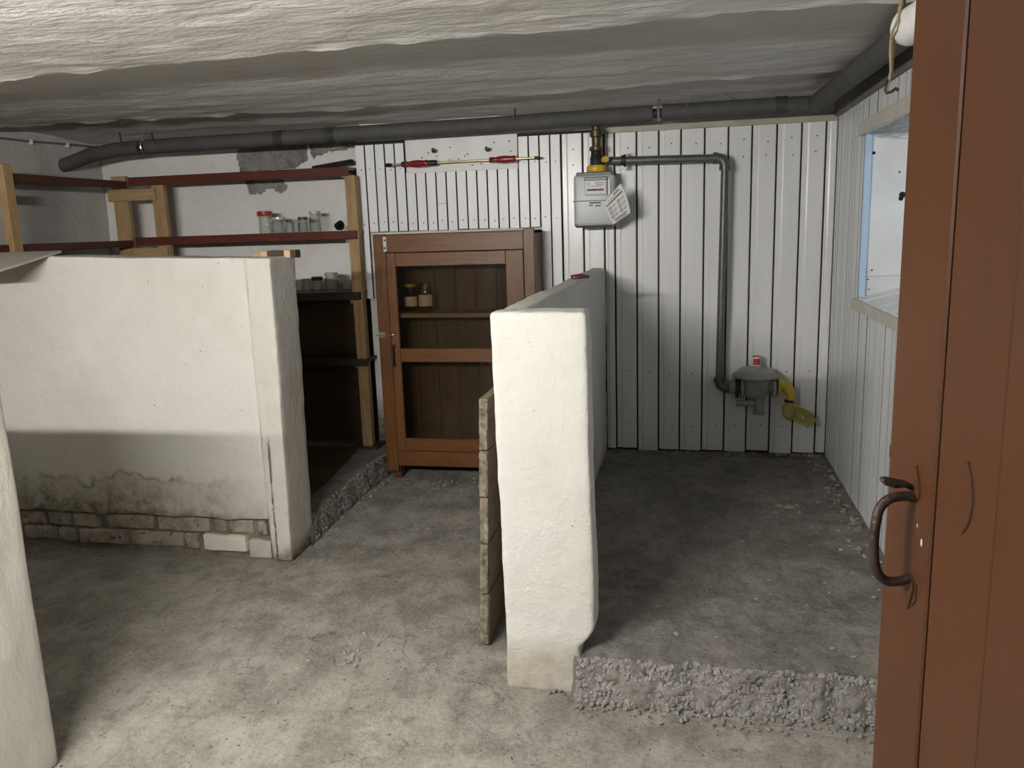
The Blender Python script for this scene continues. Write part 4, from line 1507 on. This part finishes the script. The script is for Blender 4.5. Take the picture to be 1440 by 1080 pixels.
# brown sheets behind and below the lower shelves
mb = MB().box((-3.0, YB - .12, shelf_z[505] + .002), (-2.07, YB - .106, shelf_z[411] - .075), .002)
tag(link('hardboard_sheet', mb, 'hardboard'), 'brown hardboard sheet upright between the two lowest shelves', 'board', 'brown sheets in the lower shelving')
mb = MB().box((-3.0, YB - .12, .14), (-2.07, YB - .106, shelf_z[505] - .065), .002)
tag(link('hardboard_sheet', mb, 'hardboard'), 'brown hardboard sheet upright below the lowest shelf', 'board', 'brown sheets in the lower shelving')
cs = [onz(455, 702, .15), onz(482, 690, .15), onz(498, 634, .185), onz(452, 606, .20)]
cs = [Vector((-1.97, 3.74, .144)), Vector((-1.93, 4.03, .150)), Vector((-2.02, 4.72, .152)), Vector((-2.9, 4.72, .152)), Vector((-2.9, 3.64, .144))]
n = len(cs)
mb = MB().add([c for c in cs] + [c + Vector((0, 0, -.012)) for c in cs],
              [list(range(n)), [n + k for k in range(n)][::-1]] + [[k, n + k, n + (k + 1) % n, (k + 1) % n] for k in range(n)])
mb.f = [f for f in mb.f]
tag(link('floor_sheet', mb, 'hardboard'), 'brown hardboard sheet lying flat on the slab under the shelves', 'board')

# ---- hardboard sheet resting on the left partition
A_ = Vector(ony(66, 358.5, 3.30)); B_ = Vector(ony(0, 379, 2.95))
e = (B_ - A_)
perp = Vector((-1, -.19, .0)).normalized()
vs = [A_ + e * -.35, A_ + e * 1.0, A_ + e * 1.0 + perp * .36, A_ + e * -.35 + perp * .36]
vs = vs + [v + Vector((0, 0, -.010)) for v in vs]
tag(link('board_sheet', MB().add(vs, [(0, 3, 2, 1), (4, 5, 6, 7), (0, 1, 5, 4), (1, 2, 6, 5), (2, 3, 7, 6), (3, 0, 4, 7)]), 'boardpale'),
    'pale board resting on the left end of the low partition', 'board')

# ---- wooden offcut on the partition
a, b_ = ony(359, 361, 3.50), ony(419, 352, 3.50)
of = thing('wood_offcut', ((a.x + b_.x) / 2, 3.5, 1.395), 'striped wooden offcut of pale and dark blocks lying on the low partition', 'wood')
zz0, zz1 = 1.392, ony(405, 351.5, 3.5).z
W_ = b_.x - a.x
for u0, u1, mk, dz in ((0, .17, 'timber_x', -.006), (.17, .34, 'blockpale', -.003), (.34, .72, 'blockdark', 0), (.72, .87, 'blockpale', 0), (.87, 1, 'blockdark', 0)):
    link('block', MB().box((a.x + W_ * u0 + .0005, 3.475, zz0), (a.x + W_ * u1 - .0005, 3.525, zz1 + dz), .002), mk, of)

# ---- plank panel standing against the middle partition
gt = thing('plank_panel', (-.705, 3.0, 0), 'weathered panel of horizontal planks standing beside the white partition', 'panel')
front = onz(682, 909, 0.004)
xg0, xg1 = -.716, -.684
pyf = 2.665
seam = [ony(682, y, pyf).z for y in (907, 836, 766, 699, 634, 560)]
for k in range(5):
    z0, z1 = seam[k], seam[k + 1]
    rr = random.Random(k + 40)
    yf = pyf + rr.uniform(-.008, .008)
    pk = link('plank', MB().smooth_box((xg0, yf, z0 + .002), (xg1 + rr.uniform(-.003, .003), 3.42, z1 - .002), (2, 12, 6), .004,
                                  lambda p, n_: n_ * (.0012 * fbm(p, 20)) + (Vector((0, .006 * fbm(p, 30), 0)) if p.y < 2.7 else Vector((0, 0, 0)))), 'greyplank', gt, smooth=True, angle=50)
    e_ = MB().smooth_box((xg0 + .001, yf - .005, z0 + .005), (xg1 - .001, yf + .02, z1 - .005), (4, 2, 12), .004,
                         lambda p, n_: n_ * (.002 * fbm(p, 40)) + (Vector((0, .006 * fbm(p, 45), 0)) if p.y < 2.69 else Vector((0, 0, 0))))
    link('end_grain', e_, 'plankend', pk, smooth=True)
gt.matrix_basis = gt.matrix_basis @ Matrix.Rotation(math.radians(2.0), 4, 'Y')
link('batten', MB().box((xg1, 2.93, .05), (xg1 + .03, 3.0, .78), .003), 'cabwood', gt)
link('batten', MB().box((xg1, 3.28, .05), (xg1 + .03, 3.35, .78), .003), 'cabwood', gt)

# ---- reddish stick on the middle partition
a, b_ = onz(804, 393.5, 1.25), onz(828, 392, 1.25)
mb = MB().tube([a + Vector((0, 0, .012)), a.lerp(b_, .5) + Vector((0, 0, .014)), b_ + Vector((0, 0, .010))], [.012, .014, .008], 8, flat=.7)
tag(link('red_stick', mb, 'lid_dark', smooth=True), 'small dark red stick lying on top of the middle partition', 'stick')

# ---- plank door in the foreground
E0 = ony(1252, 600, 1.4)
E0.z = 0; dd = Vector((.327, -.945, 0)).normalized(); nrm = Vector((-.945, -.327, 0)).normalized()
dr = thing('door_1', tuple(E0), 'red-brown painted plank door with a black iron handle', None)
struct(dr, 'red-brown painted plank door standing open in the right foreground')
Rz = Matrix(((dd.x, nrm.x, 0), (dd.y, nrm.y, 0), (0, 0, 1))).to_4x4()


def dbox(mb, s0, s1, n0, n1, z0, z1, c=.003):
    mt_ = Matrix.Translation(E0) @ Rz @ Matrix.Translation(((s0 + s1) / 2, (n0 + n1) / 2, (z0 + z1) / 2))
    return mb.xbox(mt_, (s1 - s0, n1 - n0, z1 - z0), c)


def door_hit(px, py):
    d = ray(px, py)
    t = (E0 - CAM).dot(nrm) / d.dot(nrm)
    p = CAM + d * t
    return (p - E0).dot(dd), p.z


cuts = [0, door_hit(1320, 600)[0], door_hit(1411, 600)[0]]
while cuts[-1] < .72:
    cuts.append(cuts[-1] + .125)
for k in range(len(cuts) - 1):
    link('door_plank', dbox(MB(), cuts[k] + .001, cuts[k + 1] - .001, -.03, (0, -.0022, .0015, 0, -.001, 0, 0)[k], .02, 2.0, .0032), 'doorpaint', dr)
for z in (.3, 1.0, 1.7):
    link('door_ledge', dbox(MB(), .05, .70, -.055, -.0305, z, z + .11), 'doorpaint', dr)


def dp(s, n_, z):
    return E0 + dd * s + nrm * n_ + Vector((0, 0, z))


s_h, z_h1 = door_hit(1289, 697)
s_h2, z_h0 = door_hit(1279, 815)
hs = (s_h + s_h2) / 2
pts = [dp(hs, -.001, z_h1 - .004), dp(hs, .022, z_h1), dp(hs, .045, z_h1 - .003), dp(hs, .060, z_h1 - .018), dp(hs, .065, z_h1 - .045), dp(hs, .066, (z_h0 + z_h1) / 2),
       dp(hs, .064, z_h0 + .04), dp(hs, .056, z_h0 + .016), dp(hs, .042, z_h0 + .003), dp(hs, .022, z_h0), dp(hs, -.001, z_h0 + .004)]
fine = []
for k in range(len(pts) - 1):
    for i in range(4):
        t = i / 4
        p0, p1, p2, p3 = pts[max(k - 1, 0)], pts[k], pts[k + 1], pts[min(k + 2, len(pts) - 1)]
        fine.append(.5 * ((2 * p1) + (p2 - p0) * t + (2 * p0 - 5 * p1 + 4 * p2 - p3) * t * t + (3 * p1 - p0 - 3 * p2 + p3) * t ** 3))
fine.append(pts[-1])
hd = link('door_handle', MB().tube(fine, .0078, 12), 'rust', dr, smooth=True, angle=60)
# spade-shaped end plates
for zc0, sgn in ((z_h1, 1), (z_h0, -1)):
    outline = [(0, -.012), (.011, -.004), (.012, .01), (.008, .028), (.001, .05), (-.006, .03), (-.011, .01), (-.010, -.004)]
    vs = [dp(hs + u, .0005, zc0 + v * sgn) for u, v in outline] + [dp(hs + u * .9, .0035, zc0 + v * .95 * sgn) for u, v in outline]
    k_ = len(outline)
    fs = [[k_ + i for i in range(k_)], list(range(k_))[::-1]] + [[i, (i + 1) % k_, k_ + (i + 1) % k_, k_ + i] for i in range(k_)]
    if sgn < 0:
        fs = [f[::-1] for f in fs]
    link('handle_plate', MB().add(vs, fs), 'doorpaint', hd)
# thumb latch above the handle
s_l, z_l = door_hit(1287, 681)
mb = MB().tube([dp(s_l, 0, z_l - .008), dp(s_l, .018, z_l + .002), dp(s_l, .034, z_l + .004), dp(s_l, .05, z_l + .009), dp(s_l - .002, .058, z_l + .013)], [.005, .006, .0085, .008, .004], 10, flat=.55)
link('thumb_latch', mb, 'rust', hd, smooth=True)
s_l, z_l = door_hit(1249, 635)
link('keeper', dbox(MB(), -.006, .008, -.026, -.004, z_l - .012, z_l + .012, .002), 'darkmetal', dr)
# chips in the paint
mb = MB()
for px, py, r in ((1296, 763, .0035), (1290, 739, .0018), (1407, 1037, .003)):
    s_, z_ = door_hit(px, py)
    k_ = 7
    vs = [dp(s_ + r * math.cos(t) * .7, .0004, z_ + r * 1.9 * math.sin(t)) for t in [i * 6.283 / k_ for i in range(k_)]]
    mb.add(vs, [list(range(k_))])
stuff(link('paint_chip', mb, 'cream', dr))
mb = MB()      # gouge line
gp_ = [door_hit(x, y) for x, y in ((1361, 648), (1366, 675), (1368, 705), (1362, 735), (1352, 751))]
mb.tube([dp(s_, .0 if s_ < cuts[2] else .002, z_) for s_, z_ in gp_], .0009, 5)
gp_ = [door_hit(x, y) for x, y in ((1289, 822), (1288, 845), (1283, 851), (1277, 852))]
mb.tube([dp(s_, .0008, z_) for s_, z_ in gp_], .0014, 5)
link('scratch', mb, 'doorgap', dr)

# ---- white tube and rope at the ceiling beside the door
ta = ony(1275, 40, 2.25)
tdir = Vector((.16, -.75, .035)).normalized()
tb = MB()
Rr = .044
prof = [(.004, -.03), (.022, -.024), (.036, -.010), (Rr, .012), (Rr, .5)]
tb.lathe(prof, ta, tdir, 20)
tag(link('white_tube', tb, 'tube', smooth=True, angle=60), 'white round-ended tube tied under the ceiling beside the door', 'tube')
yr_ = 2.22
r1 = [ony(x, y, yr_ + dy) for x, y, dy in ((1269, -25, 0), (1268, 4, 0), (1266, 18, -.02), (1262, 30, -.04), (1256, 42, -.03), (1253, 52, 0), (1252, 75, 0), (1253, 98, 0), (1250, 116, 0), (1247, 127, 0))]
r2 = [ony(x, y, yr_ + .012 + dy) for x, y, dy in ((1273, -25, 0), (1272, 10, 0), (1268, 26, -.02), (1261, 38, -.02), (1257, 52, 0), (1256, 75, 0), (1254, 98, 0), (1251, 116, 0))]
rp = thing('hanging_rope', tuple(r1[-1]), 'frayed jute rope hanging from the ceiling with a small hook', 'rope')
link('strand', MB().tube(r1, .0033, 7), 'rope', rp, smooth=True)
link('strand', MB().tube(r2, .0033, 7), 'rope', rp, smooth=True)
link('knot', MB().rock(ony(1267, 14, yr_), .012, 77), 'rope', rp, smooth=True)
hk = [ony(x, y, yr_) for x, y in ((1249, 112), (1245, 127), (1247, 131), (1254, 129), (1260, 124), (1263, 125), (1261, 128))]
link('hook', MB().tube(hk, .0036, 6), 'rust', rp, smooth=True)

# ---- cable with clips on the left wall
XC_ = XL + .016
cbl = [onx(x, y, XC_) for x, y in ((-20, 192), (5, 194.5), (43, 199), (70, 201), (95, 203), (140, 207.5))]
cbt = thing('wall_cable', tuple(cbl[2]), 'grey electric cable clipped along the top of the side wall', 'cable')
link('cable', MB().tube(cbl, .006, 8), 'cable', cbt, smooth=True)
for x, y in ((43, 199), (94, 203), (139, 207.5)):
    p = onx(x, y, XC_)
    link('cable_clip', MB().smooth_box((XC_ - .012, p.y - .011, p.z - .02), (XC_ + .014, p.y + .011, p.z + .01), (2, 2, 2), .006), 'clip', cbt, smooth=True)

# ---- loose stones, dust and paint chips on the floor
mb = MB()
rnd = random.Random(21)
for i in range(420):
    t = rnd.random()
    if i < 130:      # along the right wall
        x = XR - abs(rnd.gauss(0, .05)) - .022; y = rnd.uniform(2.6, 4.84); z = ZP - .004
    elif i < 230:    # along the back cladding
        x = rnd.uniform(-.42, .78); y = YC - abs(rnd.gauss(0, .035)) - .01; z = ZP - .004
    elif i < 270:
        x = rnd.uniform(-.42, .78); y = rnd.uniform(2.6, 4.7); z = ZP - .008
    elif i < 350:    # under the cabinet
        x = rnd.uniform(-1.65, -.75); y = 4.5 + rnd.gauss(0, .06); z = -.002
    elif i < 390:    # by the left step
        y = rnd.uniform(3.6, 4.6); x = lplat_edge(y) + .04 + abs(rnd.gauss(0, .03)); z = -.002
    else:
        x = rnd.uniform(-1.6, -.8); y = rnd.uniform(1.9, 4.3); z = -.006
    mb.rock((x, y, z), rnd.choice((.004, .006, .008, .012)) * (1.3 if i < 230 else 1), 20000 + i, flat=.7)
for i in range(60):
    p = onz(497 + rnd.gauss(0, 9), 918 + rnd.gauss(0, 9), 0)
    mb.rock((p.x, p.y, -.004), rnd.choice((.003, .004, .006, .008)), 30000 + i, flat=.7)
tag(link('floor_debris', mb, 'debris', org=(0, 3, 0)), 'loose grit and small stones scattered over the floor', 'debris', kind='stuff')
mb = MB()
for i in range(34):
    if i < 9:
        p = onz(rnd.uniform(1085, 1125), rnd.uniform(708, 722), ZP); x, y = p.x, p.y
    else:
        x = rnd.uniform(.1, .78); y = rnd.uniform(2.5, 4.2)
    z = ZP + .002
    s = rnd.uniform(.003, .009) * (1.8 if i < 9 else 1)
    k_ = 5
    a0 = rnd.random() * 6
    base = [Vector((x + s * math.cos(a0 + t * 1.2566) * rnd.uniform(.6, 1.8), y + s * math.sin(a0 + t * 1.2566) * rnd.uniform(.5, 1), z + rnd.uniform(0, .003))) for t in range(k_)]
    mb.add(base + [v - Vector((0, 0, .0015)) for v in base], [list(range(k_)), [k_ + t for t in range(k_)][::-1]] + [[t, k_ + t, k_ + (t + 1) % k_, (t + 1) % k_] for t in range(k_)])
tag(link('paint_flakes', mb, 'chips', org=(.4, 3.2, ZP)), 'pale paint flakes scattered on the raised slab', 'debris', kind='stuff')

# ---- fluorescent lamp that lights the room (left of the frame)
lm_ = thing('tube_lamp', (LAMP.x, LAMP.y, 2.05), 'bare fluorescent tube lamp hung on two cords under the ceiling', 'lamp')
hl = LAMP_LEN / 2
link('tube', MB().cyl(LAMP - Vector((hl, 0, 0)), LAMP + Vector((hl, 0, 0)), .016, seg=12), 'bulb', lm_, smooth=True, angle=50)
link('batten', MB().box(LAMP + Vector((-hl - .03, -.014, .045)), LAMP + Vector((hl + .03, .014, .07)), .003), 'clip', lm_)
for sx in (-1, 1):
    link('end_socket', MB().box(LAMP + Vector((sx * (hl + .014) - .012, -.014, -.02)), LAMP + Vector((sx * (hl + .014) + .012, .014, .045)), .003), 'clip', lm_)
    link('cord', MB().cyl(LAMP + Vector((sx * .4, 0, .07)), Vector((LAMP.x + sx * .4, LAMP.y, 2.055)), .003, seg=6), 'black', lm_)
